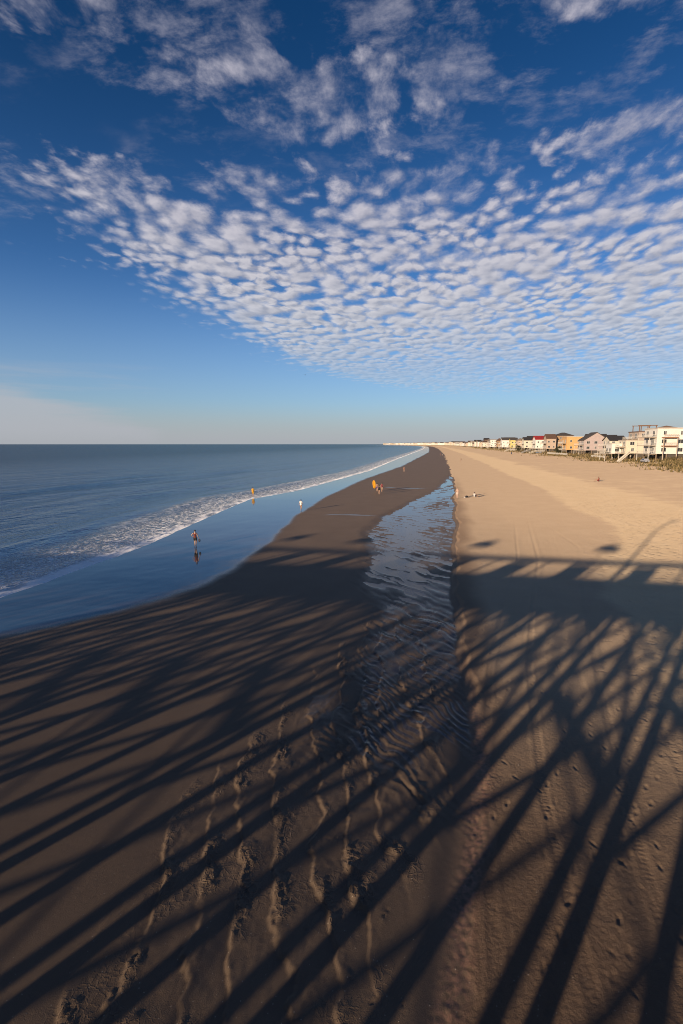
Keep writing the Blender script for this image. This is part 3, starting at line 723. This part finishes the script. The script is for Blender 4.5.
def build_people():
    T = (.42, .26, .18); T2 = (.5, .33, .24); D = (.03, .022, .018); BL = (.02, .02, .025)
    x, y, z = at(195.5, 547)
    p = dict(walk(.05)); p.update(ell=(-.36, -.02, 1.16), wrl=(-.17, .1, .98), elr=(.25, .02, 1.1), wrr=(.32, .1, .88))
    person('person', (x, y, z - .01), R(10), 'person in a dark red top and black shorts standing barefoot on the shiny wet sand', p, [('tank_top', 'tank', (.16, .03, .02)), ('shorts', 'shorts', BL)], D, T2, .96)
    b = MB().blob((0, 0, .16), (.11, .06, .16), 3, .08).build('bag', paint((.03, .03, .05), .7)); b.location = (x + .40, y + .02, z + .48)
    # carry strap reaching the hand
    MB().tube([(-.05, 0, .27), (-.085, .03, .40), (-.02, .03, .27)], .008, 6).build('strap', paint((.03, .03, .05), .7), b)
    tag(b, 'small dark bag hanging from the hand of the person on the shiny wet sand', 'bag')
    x, y, z = at(253, 496.5); person('person', (x, y, SEA_Z - .12), R(15), 'person in loose yellow clothes wading in the foam at the water edge', walk(.1), [('robe', 'robe', (.70, .36, .03))], D, T, 1.04)
    x, y, z = at(301, 511); person('person', (x, y, z), R(-8), 'person in a white shirt walking where dark sand meets wet sheen', walk(.18), [('shirt', 'tee', (.8, .78, .74)), ('shorts', 'briefs', (.35, .12, .06))], D, T, .97)
    x, y, z = at(379, 494.5); person('person', (x, y, z), R(5), 'person in a black swimsuit walking in front of the yellow board', walk(.22), [('swimsuit', 'suit', BL)], D, T, 1.06)
    x, y, z = at(381.8, 492.2); person('person', (x, y, z), R(-12), 'person in a dark red top and pale shorts beside the black swimsuit walker', walk(.15), [('shirt', 'tee', (.22, .04, .05)), ('shorts', 'shorts', (.5, .36, .25))], D, T, 1.08)
    x, y, z = at(375.2, 491.6)
    p = dict(walk(.12)); p.update(ell=(-.3, .03, 1.25), wrl=(-.34, .2, 1.32))
    person('person', (x + .35, y, z), R(5), 'person in purple shorts carrying a tall yellow board', p, [('shorts', 'shorts', (.12, .06, .2))], D, T, 1.0)
    bd = MB()
    prof = [(-.02, .0), (.16, .06), (.25, .3), (.29, .7), (.29, 1.1), (.24, 1.4), (.12, 1.58), (0, 1.62)]
    v = []; n = len(prof)
    for yy in (-.03, .03):
        for a, h in prof: v.append((a, yy, h))
        for a, h in prof[::-1][1:]: v.append((-a - .0, yy, h))
    m = len(v) // 2
    bd.add(v, [tuple(range(m)), tuple(range(m, 2 * m))[::-1]] + [(i, (i + 1) % m, m + (i + 1) % m, m + i) for i in range(m)])
    bo = bd.build('bodyboard', paint((.85, .38, .02), .4, .1), None, False, .01); bo.location = (x - .18, y + .22, z + .62); bo.rotation_euler = (R(4), R(-6), R(10))
    tag(bo, 'tall yellow board carried upright by a person on the dark sand', 'bodyboard')
    x, y, z = at(404, 472); person('person', (x, y, z), R(0), 'person in a reddish swimsuit alone on the far dark sand', walk(.2), [('swimsuit', 'suit', (.35, .12, .08))], D, T2, 1.05)
    x, y, z = at(457, 498.5); person('person', (x, y, z), R(160), 'bare chested person in pale shorts standing at the edge of the tidal pool', walk(.05), [('shorts', 'shorts', (.6, .5, .42))], (.25, .15, .08), (.6, .40, .30), 1.08)
    x, y, z = at(474.3, 497.2); person('person', (x, y, z), R(-60), 'person in a white shirt sitting on the sand near the tidal pool', SIT, [('shirt', 'tee', (.75, .72, .68)), ('shorts', 'shorts', (.05, .05, .08))], D, T, 1.05)
    x, y, z = at(466.5, 497.6)
    bg = empty('beach_bag', (x, y, z), R(20), 'small black bag with a pale towel lying on the sand between two beachgoers', 'bag')
    MB().blob((0, 0, .17), (.26, .17, .2), 4, .1).build('bag_body', paint(BL, .8), bg, True); MB().tube([(-.12, 0, .3), (-.08, 0, .46), (.08, 0, .46), (.12, 0, .3)], .014, 6).build('handle', paint(BL, .8), bg)
    MB().blob((-.36, -.05, .07), (.22, .16, .09), 6, .15).build('towel', paint((.75, .7, .65), .9), bg, True)
    x, y, z = at(598.5, 481.5); person('person', (x, y, z), R(70), 'person in red clothes sitting alone on the open dry sand', SIT, [('shirt', 'tee', (.30, .04, .03)), ('shorts', 'shorts', (.2, .03, .03))], D, (.4, .22, .14), 1.25)
    for i, (px, py, col, lb) in enumerate(((440.5, 455.6, (.4, .12, .08), 'tiny person in red far along the beach, left one of a pair'), (442.6, 456.0, (.5, .45, .42), 'tiny person in grey far along the beach, right one of a pair'), (461, 461.5, (.35, .22, .14), 'tiny person in brown walking on the dry sand far off'))):
        x, y, z = at(px, py); person('person', (x, y, z), R(20), lb, walk(.15), [('shirt', 'tee', col), ('shorts', 'shorts', (.06, .06, .08))], D, T, 1.05)

# ------------------------------------------------------------------ houses
CREAM = (.78, .69, .54); WHITE = (.86, .82, .74); TAUPE = (.40, .30, .24); PINK = (.52, .42, .39); ORANGE = (.74, .43, .17); YEL = (.76, .62, .22); TAN = (.42, .27, .15); GREY = (.36, .35, .34)
RG = (.10, .085, .075); RB = (.16, .09, .06); RR = (.42, .03, .03); RT = (.30, .24, .19); RD = (.05, .045, .045)
def window(par, x0, x1, z0, z1, face, y):
    """a window on the side facing the pier (face 'S', plane y) or the sea (face 'W', plane x=y)"""
    t = .09
    f = MB(); g = MB()
    if face == 'S':
        for a in ((x0 - t, x1 + t, z1, z1 + t), (x0 - t, x1 + t, z0 - t, z0), (x0 - t, x0, z0, z1), (x1, x1 + t, z0, z1), ((x0 + x1) / 2 - .04, (x0 + x1) / 2 + .04, z0, z1)):
            f.box(a[0], a[1], y - .09, y + .02, a[2], a[3])
        g.box(x0, x1, y - .03, y + .01, z0, z1)
    else:
        for a in ((x0 - t, x1 + t, z1, z1 + t), (x0 - t, x1 + t, z0 - t, z0), (x0 - t, x0, z0, z1), (x1, x1 + t, z0, z1), ((x0 + x1) / 2 - .04, (x0 + x1) / 2 + .04, z0, z1)):
            f.box(y - .09, y + .02, a[0], a[1], a[2], a[3])
        g.box(y - .03, y + .01, x0, x1, z0, z1)
    fo = f.build('window', paint((.7, .68, .64), .5), par); g.build('pane', glass(), fo)
def house(x, y, w, dep, stilt, body, roofh, wallc, roofc, label, rtype='gable_y', deck=True, floors=2, group=None, stairs=True, detail=2, rz=0):
    """front edge at x (towards the sea), near side at y; w across the beach (X), dep along it (Y)"""
    z = gz(x + w / 2, y + dep / 2) - .1
    h = empty('beach_house', (x, y, z), rz, label, 'house', group)
    m = MB().box(0, w, 0, dep, stilt, stilt + body)
    t = stilt + body; o = .5
    r = MB()
    if rtype == 'gable_y':       # ridge along Y: gable end faces the pier
        m.add([(0, 0, t), (w, 0, t), (w / 2, 0, t + roofh), (0, dep, t), (w, dep, t), (w / 2, dep, t + roofh)], [(0, 1, 2), (3, 5, 4), (0, 2, 5, 3), (1, 4, 5, 2)])
        k = roofh / (w / 2)
        for sg in (-1, 1):
            xo = w / 2 + sg * (w / 2 + o)
            r.add([(w / 2, -o, t + roofh + .03), (xo, -o, t - o * k + .03), (xo, dep + o, t - o * k + .03), (w / 2, dep + o, t + roofh + .03), (w / 2, -o, t + roofh + .28), (xo, -o, t - o * k + .28), (xo, dep + o, t - o * k + .28), (w / 2, dep + o, t + roofh + .28)],
                  [(0, 3, 2, 1), (4, 5, 6, 7), (0, 1, 5, 4), (1, 2, 6, 5), (2, 3, 7, 6)])
    elif rtype == 'gable_x':
        m.add([(0, 0, t), (0, dep, t), (0, dep / 2, t + roofh), (w, 0, t), (w, dep, t), (w, dep / 2, t + roofh)], [(0, 2, 1), (3, 4, 5), (0, 3, 5, 2), (1, 2, 5, 4)])
        k = roofh / (dep / 2)
        for sg in (-1, 1):
            yo = dep / 2 + sg * (dep / 2 + o)
            r.add([(-o, dep / 2, t + roofh + .03), (-o, yo, t - o * k + .03), (w + o, yo, t - o * k + .03), (w + o, dep / 2, t + roofh + .03), (-o, dep / 2, t + roofh + .28), (-o, yo, t - o * k + .28), (w + o, yo, t - o * k + .28), (w + o, dep / 2, t + roofh + .28)],
                  [(0, 3, 2, 1), (4, 5, 6, 7), (0, 1, 5, 4), (1, 2, 6, 5), (2, 3, 7, 6)])
    elif rtype == 'hip':
        a = min(w, dep) * .45
        r.add([(-o, -o, t), (w + o, -o, t), (w + o, dep + o, t), (-o, dep + o, t), (a, dep / 2 if w > dep else a, t + roofh), (w - a, dep / 2 if w > dep else dep - a, t + roofh)],
              [(0, 3, 2, 1), (0, 1, 5, 4) if w > dep else (0, 1, 4), (1, 2, 5) if w > dep else (1, 2, 5, 4), (2, 3, 4, 5) if w > dep else (2, 3, 5), (3, 0, 4) if w > dep else (3, 0, 4, 5)])
        r.box(-o, w + o, -o, dep + o, t - .2, t - .003)
    else:
        r.box(-.25, w + .25, -.25, dep + .25, t + .003, t + .35)
    m.build('wall', siding(wallc), h); r.build('roof', shingle(roofc) if rtype != 'flat' else paint(roofc, .7), h)
    if detail >= 1:
        if stilt > .5:
            for ix in range(4):
                for iy in range(2):
                    xx = .3 + ix * (w - .6) / 3; yy = .3 + iy * (dep - .6)
                    MB().box(xx - .16, xx + .16, yy - .16, yy + .16, -1, stilt).build('stilt', wood((.3, .22, .15)), h)
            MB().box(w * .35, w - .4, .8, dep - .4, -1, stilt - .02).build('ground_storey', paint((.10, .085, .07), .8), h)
        fh = body / floors
        for fl in range(floors):
            zz = stilt + fl * fh + .9
            n = max(2, int(w / 4.2)) if detail == 2 else 2
            for i in range(n):
                cx = (i + .5) * w / n + random.uniform(-.4, .4); ww = random.choice((.45, .55, .8))
                window(h, cx - ww, cx + ww, zz, zz + 1.35, 'S', 0)
            for i in range(2):
                cy = (i + .5) * dep / 2; window(h, cy - .9, cy + .9, zz - .5, zz + 1.4, 'W', 0)
    if deck and detail >= 1:
        fh = body / floors
        for fl in range(floors):
            zz = stilt + fl * fh
            d = MB().box(-2.6, -.02, .2, dep - .2, zz - .25, zz - .03).build('balcony', wood((.45, .36, .26)), h)
            rl = MB(); rl.box(-2.6, -2.52, .2, dep - .2, zz + .9, zz + 1.0); rl.box(-2.52, -.05, .2, .28, zz + .9, zz + 1.0)
            yy = .2
            while yy < dep - .2: rl.box(-2.59, -2.53, yy, yy + .06, zz - .03, zz + .9); yy += .5
            xx = -2.4
            while xx < -.1: rl.box(xx, xx + .06, .21, .27, zz - .03, zz + .9); xx += .5
            rl.build('railing', paint((.68, .63, .55), .6), d)
        for yy in (.35, dep - .35):
            MB().box(-2.5, -2.3, yy - .1, yy + .1, -1, stilt + (floors - 1) * fh - .25).build('post', paint((.68, .63, .55), .6), h)
    return h
def row_y(px, x):
    """distance along the beach at which the line x is seen in the picture column px"""
    d = ray(px, 444); return x * d[1] / d[0]
def top_z(px, py, x, y):
    d = ray(px, py); return H + d[2] / d[1] * y
def build_houses():
    hx = 88.0
    # the nearest houses, one by one: columns they cover, tops, colours
    spec = [  # px left, px right, py top, py eave, x front, wall, roof, type, floors, label
        (656.5, 690, 428.5, 428.5, 86, WHITE, (.66, .60, .52), 'flat', 3, 'white three storey flat roofed beach house with brown balconies, rightmost in the row'),
        (638, 655.5, 430, 432.0, 90, (.50, .40, .32), RB, 'flat', 3, 'taupe flat roofed house with a pergola frame left of the white three storey house'),
        (610, 626, 436, 440.5, 92, CREAM, RD, 'gable_x', 2, 'cream house with a near black gabled roof right of the pinkish gable house'),
        (584, 608.5, 432.5, 440, 90, PINK, RG, 'gable_y', 2, 'large pinkish grey house on stilts with its plain gable end to the beach'),
        (566.5, 583, 437, 437, 88, ORANGE, (.62, .55, .45), 'flat', 2, 'bright orange house with a pale flat roof'),
        (556, 573, 432.4, 435.5, 100, TAN, RG, 'hip', 3, 'tall tan house with a wide dark hipped roof behind the orange house'),
        (546.5, 556, 434.3, 438.5, 92, (.55, .42, .32), RB, 'gable_x', 2, 'beige house with a brown gabled roof right of the red roofed house'),
        (535.5, 545.5, 436, 439.5, 92, WHITE, RR, 'gable_x', 2, 'white house under a bright red roof'),
        (524, 535, 437.3, 440.2, 92, CREAM, RD, 'gable_x', 2, 'cream house with a black roof left of the red roofed house'),
        (517.5, 524, 438.0, 440.3, 92, (.60, .46, .34), RT, 'hip', 2, 'peach house with a tan hipped roof right of the yellow house'),
        (510.5, 517.5, 437.8, 440.0, 92, YEL, RG, 'gable_x', 2, 'pale yellow house with a grey roof'),
        (502, 510, 437.5, 440.0, 92, WHITE, RG, 'gable_x', 2, 'white house with a grey roof left of the yellow house'),
        (496.8, 500.5, 438, 441, 92, TAN, RB, 'hip', 2, 'narrow brown house between two white houses in the middle of the row'),
        (490.5, 496.5, 438, 440, 92, WHITE, (.6, .55, .48), 'flat', 3, 'tall white flat roofed house left of the narrow brown house'),
    ]
    for a, b, top, eave, x, wc, rc, rt, fl, lb in spec:
        y = row_y(a, x)
        d1 = ray(b, 444); w = min(y * d1[0] / d1[1] - x, 24)
        w = max(w, 7); zt = top_z(.5 * (a + b), top, x, y); ze = top_z(.5 * (a + b), eave, x, y)
        z0 = gz(x + w / 2, y + 5) - .1
        st = 2.6; body = max(ze - z0 - st, 4.5); rh = max(zt - ze, 1.2) if rt != 'flat' else 0
        h = house(x, y, w, random.uniform(10, 13), st, body, rh, wc, rc, lb, rt, True, fl)
        if 'pergola' in lb:
            g = MB(); t = st + body + .35
            for xx in (0.2, w * .5, w - .2):
                for yy in (.3, 7): g.box(xx - .14, xx + .14, yy - .14, yy + .14, t, t + 2.3)
            for yy in (.3, 7): g.box(-.3, w + .3, yy - .15, yy + .15, t + 2.303, t + 2.6)
            g.build('pergola', wood((.22, .12, .07)), h)
        if 'three storey flat' in lb:
            for k in (1, 2):
                zz = st + body / 3 * k
                MB().box(1.6, 6.6, -1.9, -.02, zz - .35, zz - .02).build('side_balcony', wood((.34, .16, .08)), h)
                r = MB(); r.box(1.6, 6.6, -1.9, -1.84, zz + .95, zz + 1.05)
                for i in range(9): r.box(1.6 + i * .6, 1.66 + i * .6, -1.89, -1.83, zz - .02, zz + .95)
                r.build('side_railing', paint((.5, .33, .2), .7), h)
            for xx in (1.7, 6.4): MB().box(xx - .12, xx + .12, -1.85, -1.6, -1, st + body * .66 - .35).build('side_post', paint((.62, .52, .4), .7), h)
            MB().add([(2, 3, st + body + .35), (9, 3, st + body + .35), (9, 9, st + body + .35), (2, 9, st + body + .35), (5.5, 6, st + body + 1.3)], [(0, 1, 4), (1, 2, 4), (2, 3, 4), (3, 0, 4)]).build('roof_hatch', shingle((.34, .2, .12)), h)
    # lower wings and second row seen in the gaps
    house(80, row_y(612, 80), 15, 7, 2.4, 4.2, 0, WHITE, (.66, .6, .52), 'low white house with a slanting stair in front of the taupe flat roofed house', 'flat', True, 1)
    house(84, row_y(626, 84), 11, 8, 2.4, 5.4, 0, CREAM, (.6, .52, .42), 'low cream wing beside the taupe house', 'flat', True, 2)
    for i, (px, x, w, bd, rh, wc, rc, lb) in enumerate(((588, 112, 13, 7.6, 3.2, TAUPE, RD, 'dark roofed house behind the left slope of the pinkish gable house'), (603.5, 112, 9, 6.6, 3.0, GREY, RD, 'dark roofed house peeking over the right slope of the pinkish gable house'),
                                                        (528, 112, 13, 9.5, 3.2, GREY, RD, 'dark roofed house in the second row left of the red roof'), (505, 116, 15, 10.5, 3.2, GREY, RG, 'grey roofed house in the second row above the yellow house'), (484, 112, 10, 12.5, 3, (.2, .13, .09), RD, 'dark brown tall house in the second row'))):
        house(x, row_y(px, x), w, 11, 2.4, bd, rh, wc, rc, lb, 'gable_x', False, 2, None, False, 1)
    # the middle of the row: too far to see more than walls, roofs and a few windows
    y = row_y(490, 92) + 18; i = 0
    WC = [WHITE, CREAM, (.74, .62, .47), (.8, .74, .62), (.52, .42, .34), (.72, .56, .4), (.74, .7, .64)]; RC = [RG, RT, RD, (.5, .45, .38), RB]
    names = ['white', 'cream', 'sandy', 'ivory', 'taupe', 'peach', 'pale grey']; rn = ['grey', 'tan', 'black', 'pale', 'brown']
    while y < 1750:
        k = i % 7; j = (i * 3 + i // 4) % 5
        x = 92 + float(coast(np.array([y]))[0]) + random.uniform(-4, 6)
        house(x, y, random.uniform(10, 15), random.uniform(9, 13), 2.2, random.uniform(5.5, 9.5), random.uniform(1.8, 3.4), WC[k], RC[j], '%s house with a %s roof in the distant part of the row' % (names[k], rn[j]), random.choice(('gable_x', 'gable_x', 'gable_y', 'hip')), y < 1000, 2, 'distant houses of the row, %s under %s roofs' % (names[k], rn[j]), False, 1 if y < 900 else 0)
        y += random.uniform(15, 24); i += 1
    y = 1780
    while y < 4750:
        x = 92 + float(coast(np.array([y]))[0]) + random.uniform(-6, 12)
        house(x, y, random.uniform(16, 30), random.uniform(12, 18), 1.5, random.uniform(7, 13), 2.5, random.choice(WC[:4]), random.choice((RT, RC[3], RG)), 'tiny pale house on the far end of the shore', random.choice(('gable_x', 'hip')), False, 2, 'tiny houses on the far curve of the shore', False, 0)
        y += random.uniform(28, 60)

# ------------------------------------------------------------------ plants and small things by the houses
def leaf_mat(a, b):
    m, nt, bb = newmat('foliage'); q = NT(nt)
    pos = q.n('ShaderNodeNewGeometry').outputs['Position']
    q.put(bb.inputs['Base Color'], q.mix(q.noise(pos, .8, 4, .7), rgb(*a), rgb(*b))); bb.inputs['Roughness'].default_value = .8
    return m
def build_plants():
    DG = leaf_mat((.016, .026, .010), (.07, .07, .028)); OL = leaf_mat((.07, .06, .02), (.22, .16, .06)); TAN_ = leaf_mat((.16, .11, .05), (.42, .30, .14))
    rnd = random.Random(3)
    def crown_of(mb, r, hgt, zc, n, leaf):
        for i in range(n):
            a = rnd.uniform(0, 6.28); u = rnd.uniform(-1, 1); rr = rnd.uniform(.35, 1) ** .6
            k = 1 + .25 * math.sin(a * 3 + u * 4)
            c = Vector((math.cos(a) * math.sqrt(1 - u * u) * r * rr * k, math.sin(a) * math.sqrt(1 - u * u) * r * rr * k, zc + u * hgt * rr))
            d = Vector((rnd.gauss(0, 1), rnd.gauss(0, 1), rnd.gauss(.4, 1))).normalized(); e = d.orthogonal().normalized(); e.rotate(Quaternion(d, rnd.uniform(0, 6.28))); f = d.cross(e); L = leaf * rnd.uniform(.6, 1.3)
            mb.add([c - e * L, c + f * L * .5, c + e * L, c - f * L * .5], [(0, 1, 2, 3)])
    def tree(px, x, hgt, r, label, mat=DG):
        y = row_y(px, x); z = gz(x, y)
        t = empty('tree', (x, y, z), 0, label, 'tree')
        m = MB().tube([(0, 0, -.3), (.05, .05, hgt * .3), (.1, 0, hgt * .7)], [.22, .16, .06], 8)
        for k in range(4):
            a = k * 1.6; m.tube([(.05, .03, hgt * .3), (math.cos(a) * r * .6, math.sin(a) * r * .6, hgt * .6)], [.09, .03], 6)
        m.build('trunk', wood((.12, .08, .05)), t, True)
        cm = MB(); crown_of(cm, r, hgt * .42, hgt * .58, 900, .3); cm.build('crown', mat, t)
    tree(613.5, 82, 6.2, 2.6, 'round dark green tree in front of the cream house with a black roof')
    tree(518.5, 84, 6.5, 2.8, 'dark green tree in front of the pale yellow house')
    tree(559, 86, 5.5, 2.6, 'low green tree in front of the tan house'); tree(488, 100, 12, 4.5, 'dark tree rising above the roofs in the middle of the row')
    sh = []
    for i, (px, py, r, h) in enumerate(((636, 455, 2.6, 2.2), (648, 459, 2.0, 1.3), (655, 460, 1.8, 1.2), (662, 459.5, 2.3, 1.6), (670, 461, 2.0, 1.5), (677, 461, 2.4, 1.9), (682, 462, 2.0, 1.6), (628, 457, 2.0, 1.2), (618, 457, 1.5, .9), (598, 456, 1.6, .9), (590, 456.5, 1.3, .8), (575, 454.5, 1.8, .9), (606, 455.8, 1.5, 1.0))):
        x, y, z = at(px, py); m = MB(); crown_of(m, r, h * .6, h * .4, 260, .22)
        s = empty('dune_shrub', (x, y, z), 0, 'scrubby dry shrub on the dune below the houses', 'shrub', 'scrubby shrubs on the dune')
        m.build('foliage', OL if i % 3 else TAN_, s)
        b = MB()
        for k in range(5): b.tube([(0, 0, -.2), (rnd.uniform(-1, 1) * r * .6, rnd.uniform(-1, 1) * r * .6, h * .7)], [.04, .015], 5)
        b.build('stem', wood((.14, .09, .05)), s)
    # dune grass
    for nm, mat, n in (('dune_grass', OL, 17000), ('dry_dune_grass', TAN_, 12000)):
        g = MB(); vv = []; ff = []
        for i in range(n):
            y = 120 + 900 * rnd.random() ** 2.2; off = rnd.gauss(0, 1)
            x = float(xe(np.array([y]))[0]) + 74 + off * 5 + 3 * math.sin(y * .07) + 2 * math.sin(y * .23)
            if off < -1 and rnd.random() < .6: continue
            if math.sin(x * .8 + 3 * math.sin(y * .11)) + math.sin(y * .35) < rnd.uniform(-1.6, 1.0): continue
            z = gz(x, y); k = len(vv); a = rnd.uniform(0, 3.14); L = rnd.uniform(.4, 1.2); wd = rnd.uniform(.12, .4)
            dx, dy = math.cos(a) * wd, math.sin(a) * wd; bx, by = rnd.gauss(0, .25), rnd.gauss(0, .25)
            vv += [(x - dx, y - dy, z - .05), (x + dx, y + dy, z - .05), (x + bx + dx * .2, y + by, z + L)]; ff.append((k, k + 1, k + 2))
        g.add(vv, ff)
        tag(g.build(nm, mat), 'tufts of %s grass on the low dune line below the houses' % ('olive' if nm == 'dune_grass' else 'dry tan'), 'grass', None, 'stuff')
    # white boardwalks with stairs to the beach
    WH = paint((.72, .66, .56), .7)
    def boardwalk(pxa, pxb, pyb, label):
        x1, y1, z1 = at(pxb, pyb); x0 = 90.0; y0 = row_y(pxa, x0); zt = gz(x0, y0) + 1.2; zb = z1 + .05
        b = empty('boardwalk', (0, 0, 0), 0, label, 'boardwalk')
        mx = x1 + 5.5; mid = (mx, y1 + (y0 - y1) * .25, zt)
        MB().bar((x0, y0, zt), mid, 1.5, .14).build('walkway', WH, b)
        MB().bar(mid, (x1, y1, zb), 1.5, .16).build('stairs', WH, b)
        for sg in (-1, 1):
            r = MB(); o = Vector((0, .75 * sg, 0))
            r.bar(Vector((x0, y0, zt + 1)) + o, Vector(mid) + Vector((0, 0, 1)) + o, .1, .12); r.bar(Vector(mid) + Vector((0, 0, 1)) + o, Vector((x1, y1, zb + 1)) + o, .1, .12)
            r.bar(Vector((x0, y0, zt + .5)) + o, Vector(mid) + Vector((0, 0, .5)) + o, .08, .1); r.bar(Vector(mid) + Vector((0, 0, .5)) + o, Vector((x1, y1, zb + .5)) + o, .08, .1)
            for k in range(9):
                p = Vector((x0, y0, zt)).lerp(Vector(mid), k / 8) + o; r.box(p.x - .07, p.x + .07, p.y - .07, p.y + .07, gz(p.x, p.y) - .3, p.z + 1)
            r.build('handrail', WH, b)
    boardwalk(517, 504.5, 451.5, 'white boardwalk and stair coming down below the yellow house')
    boardwalk(531, 521, 453.3, 'white boardwalk and stair below the black roofed cream house')
    boardwalk(545, 529, 453.8, 'long white boardwalk below the red roofed house')
    boardwalk(612, 594, 455.5, 'white boardwalk below the large pinkish gable house')
    # white fence lines
    def fence(pa, pb, x, h, label):
        ya, yb = row_y(pb, x), row_y(pa, x); f = empty('fence', (x, ya, gz(x, ya)), 0, label, 'fence'); n = int((yb - ya) / 2.5)
        MB().box(-.04, .04, 0, yb - ya, .35, h).build('panel', WH, f)
        for k in range(min(n, 40) + 1): MB().box(-.09, -.045, k * (yb - ya) / min(n, 40) - .06, k * (yb - ya) / min(n, 40) + .06, -.6, h + .15).build('post', WH, f)
    fence(548, 568, 84, 1.5, 'long white fence in front of the orange and tan houses')
    fence(592, 606, 84, 1.3, 'short white fence in front of the pinkish gable house')
    # leaning stair beams of the low white house
    st = empty('outdoor_stair', (78.5, row_y(619, 79), 0), 0, 'white outdoor stair slanting down in front of the low white house', 'stair')
    zz = gz(78.5, st.location.y)
    for dx, n in ((0, 'stringer'), (1.1, 'stringer')): MB().bar((dx, 0, zz + .1), (dx + 4.5, .5, zz + 4.3), .2, .4).build(n, WH, st)
    MB().bar((.55, 0, zz + .16), (5.05, .5, zz + 4.36), .9, .08).build('treads', WH, st)
    # parked car by the white house
    x = 83.0; y = row_y(647, x) ; z = gz(x, y)
    c = empty('parked_car', (x - 1.0, y - 2.0, z), R(90), 'silver car parked beside the leg of the white three storey house', 'car')
    prof = [(-2.2, .35), (-2.25, .75), (-1.5, .95), (-.95, 1.42), (.75, 1.46), (1.45, 1.0), (2.15, .9), (2.25, .55), (2.2, .35)]
    v = [(a, s * .85 * (.85 if h > 1.2 else 1), h) for s in (-1, 1) for a, h in prof]; n = len(prof)
    MB().add(v, [tuple(range(n)), tuple(range(n, 2 * n))] + [(i, (i + 1) % n, n + (i + 1) % n, n + i) for i in range(n)]).build('body', paint((.6, .6, .62), .3, .05, metal=.3), c, False, .05)
    for s in (-1, 1): MB().add([(-1.25, s * .86, .98), (1.2, s * .86, 1.0), (.7, s * .77, 1.36), (-.9, s * .77, 1.33)], [(0, 1, 2, 3)]).build('window', glass(), c)
    for a in (-1.35, 1.35):
        for s in (-1, 1):
            w = MB().tube([(a, s * .68, .33), (a, s * .9, .33)], .33, 16).build('wheel', paint((.02, .02, .02), .8), c)
            MB().tube([(a, s * .9, .33), (a, s * .915, .33)], .2, 12).build('rim', paint((.5, .5, .5), .3, metal=.8), w)
    # beach gear below the boardwalks
    def parasol(px, py, col, label):
        x, y, z = at(px, py); u = empty('beach_umbrella', (x, y, z), 0, label, 'umbrella')
        MB().tube([(0, 0, -.2), (0, 0, 2.3)], .03, 8).build('pole', paint((.7, .7, .7)), u)
        MB().lathe([(0, 2.4), (.5, 2.3), (.95, 2.1), (1.25, 1.85), (1.22, 1.82), (.5, 2.24), (0, 2.34)], 12).build('canopy', paint(col, .8), u, True)
    parasol(537, 455.2, (.16, .24, .36), 'open blue umbrella on the sand below the red roofed house'); parasol(540.3, 455.0, (.3, .34, .42), 'open grey blue umbrella right beside the blue one below the red roofed house')
    x, y, z = at(511.3, 454.2)
    b = empty('trash_barrel', (x, y, z), 0, 'dark blue barrel on the sand below the yellow house', 'barrel')
    MB().lathe([(0, 0), (.36, 0), (.38, .45), (.36, .9), (.34, 1.5), (.28, 1.52), (0, 1.4)], 14).build('drum', paint((.05, .07, .12), .6), b, True); MB().lathe([(.385, .44), (.40, .47), (.385, .5)], 14).build('hoop', paint((.03, .04, .07), .5), b)
    # gull
    d = ray(305, 375); s = 160 / d[1]; g = empty('seagull', (d[0] * s, 160, H + d[2] * s), R(60), 'lone seagull flying dark against the pale sky', 'bird')
    MB().blob((0, 0, 0), (.22, .07, .07), 2, .02).build('body', paint((.25, .25, .27), .8), g, True)
    for sg in (-1, 1): MB().add([(.1, sg * .05, .03), (-.06, sg * .05, .03), (.02, sg * .35, .16), (.12, sg * .33, .16), (-.12, sg * .68, .1)], [(0, 2, 1), (0, 3, 2), (3, 4, 2)]).build('wing', paint((.2, .2, .22), .8), g)
    # shell fragments and pebbles on the near sand
    m = MB()
    for i in range(520):
        y = 4.8 + 12 * rnd.random() ** 1.4; x = rnd.uniform(-3.5, 7.5) if rnd.random() < .8 else rnd.uniform(-7, 2)
        s = rnd.uniform(.005, .014); z = gz(x, y)
        bm_ = Vector((rnd.gauss(0, 1), rnd.gauss(0, 1), rnd.gauss(0, 1))).normalized()
        a = [Vector((rnd.uniform(-1, 1), rnd.uniform(-1, 1), rnd.uniform(-.2, .8))) * s + Vector((x, y, z)) for _ in range(4)]
        m.add(a, [(0, 1, 2), (0, 2, 3), (0, 3, 1), (1, 3, 2)])
    tag(m.build('shell_fragments', paint((.55, .48, .4), .6, .4, 30)), 'scattered pale shell fragments on the near sand', 'shells', None, 'stuff')

# ------------------------------------------------------------------ run
build_world()
build_ground(); build_sea()
build_pier(); build_pier_furniture()
build_people(); build_houses(); build_plants()
cam = bpy.data.cameras.new('camera'); co = bpy.data.objects.new('camera', cam); C.objects.link(co)
co.location = (0, 0, H); co.rotation_euler = (R(90) - PITCH, 0, YAW)
cam.sensor_fit = 'VERTICAL'; cam.sensor_height = 36; cam.lens = 36 * F / 1024
cam.clip_end = 100000; cam.clip_start = .05
scene.camera = co
scene.cycles.filter_width = 1.0
scene.cycles.max_bounces = 4; scene.cycles.diffuse_bounces = 2; scene.cycles.glossy_bounces = 3
scene.view_settings.view_transform = 'Standard'; scene.view_settings.look = 'None'; scene.view_settings.exposure = 0
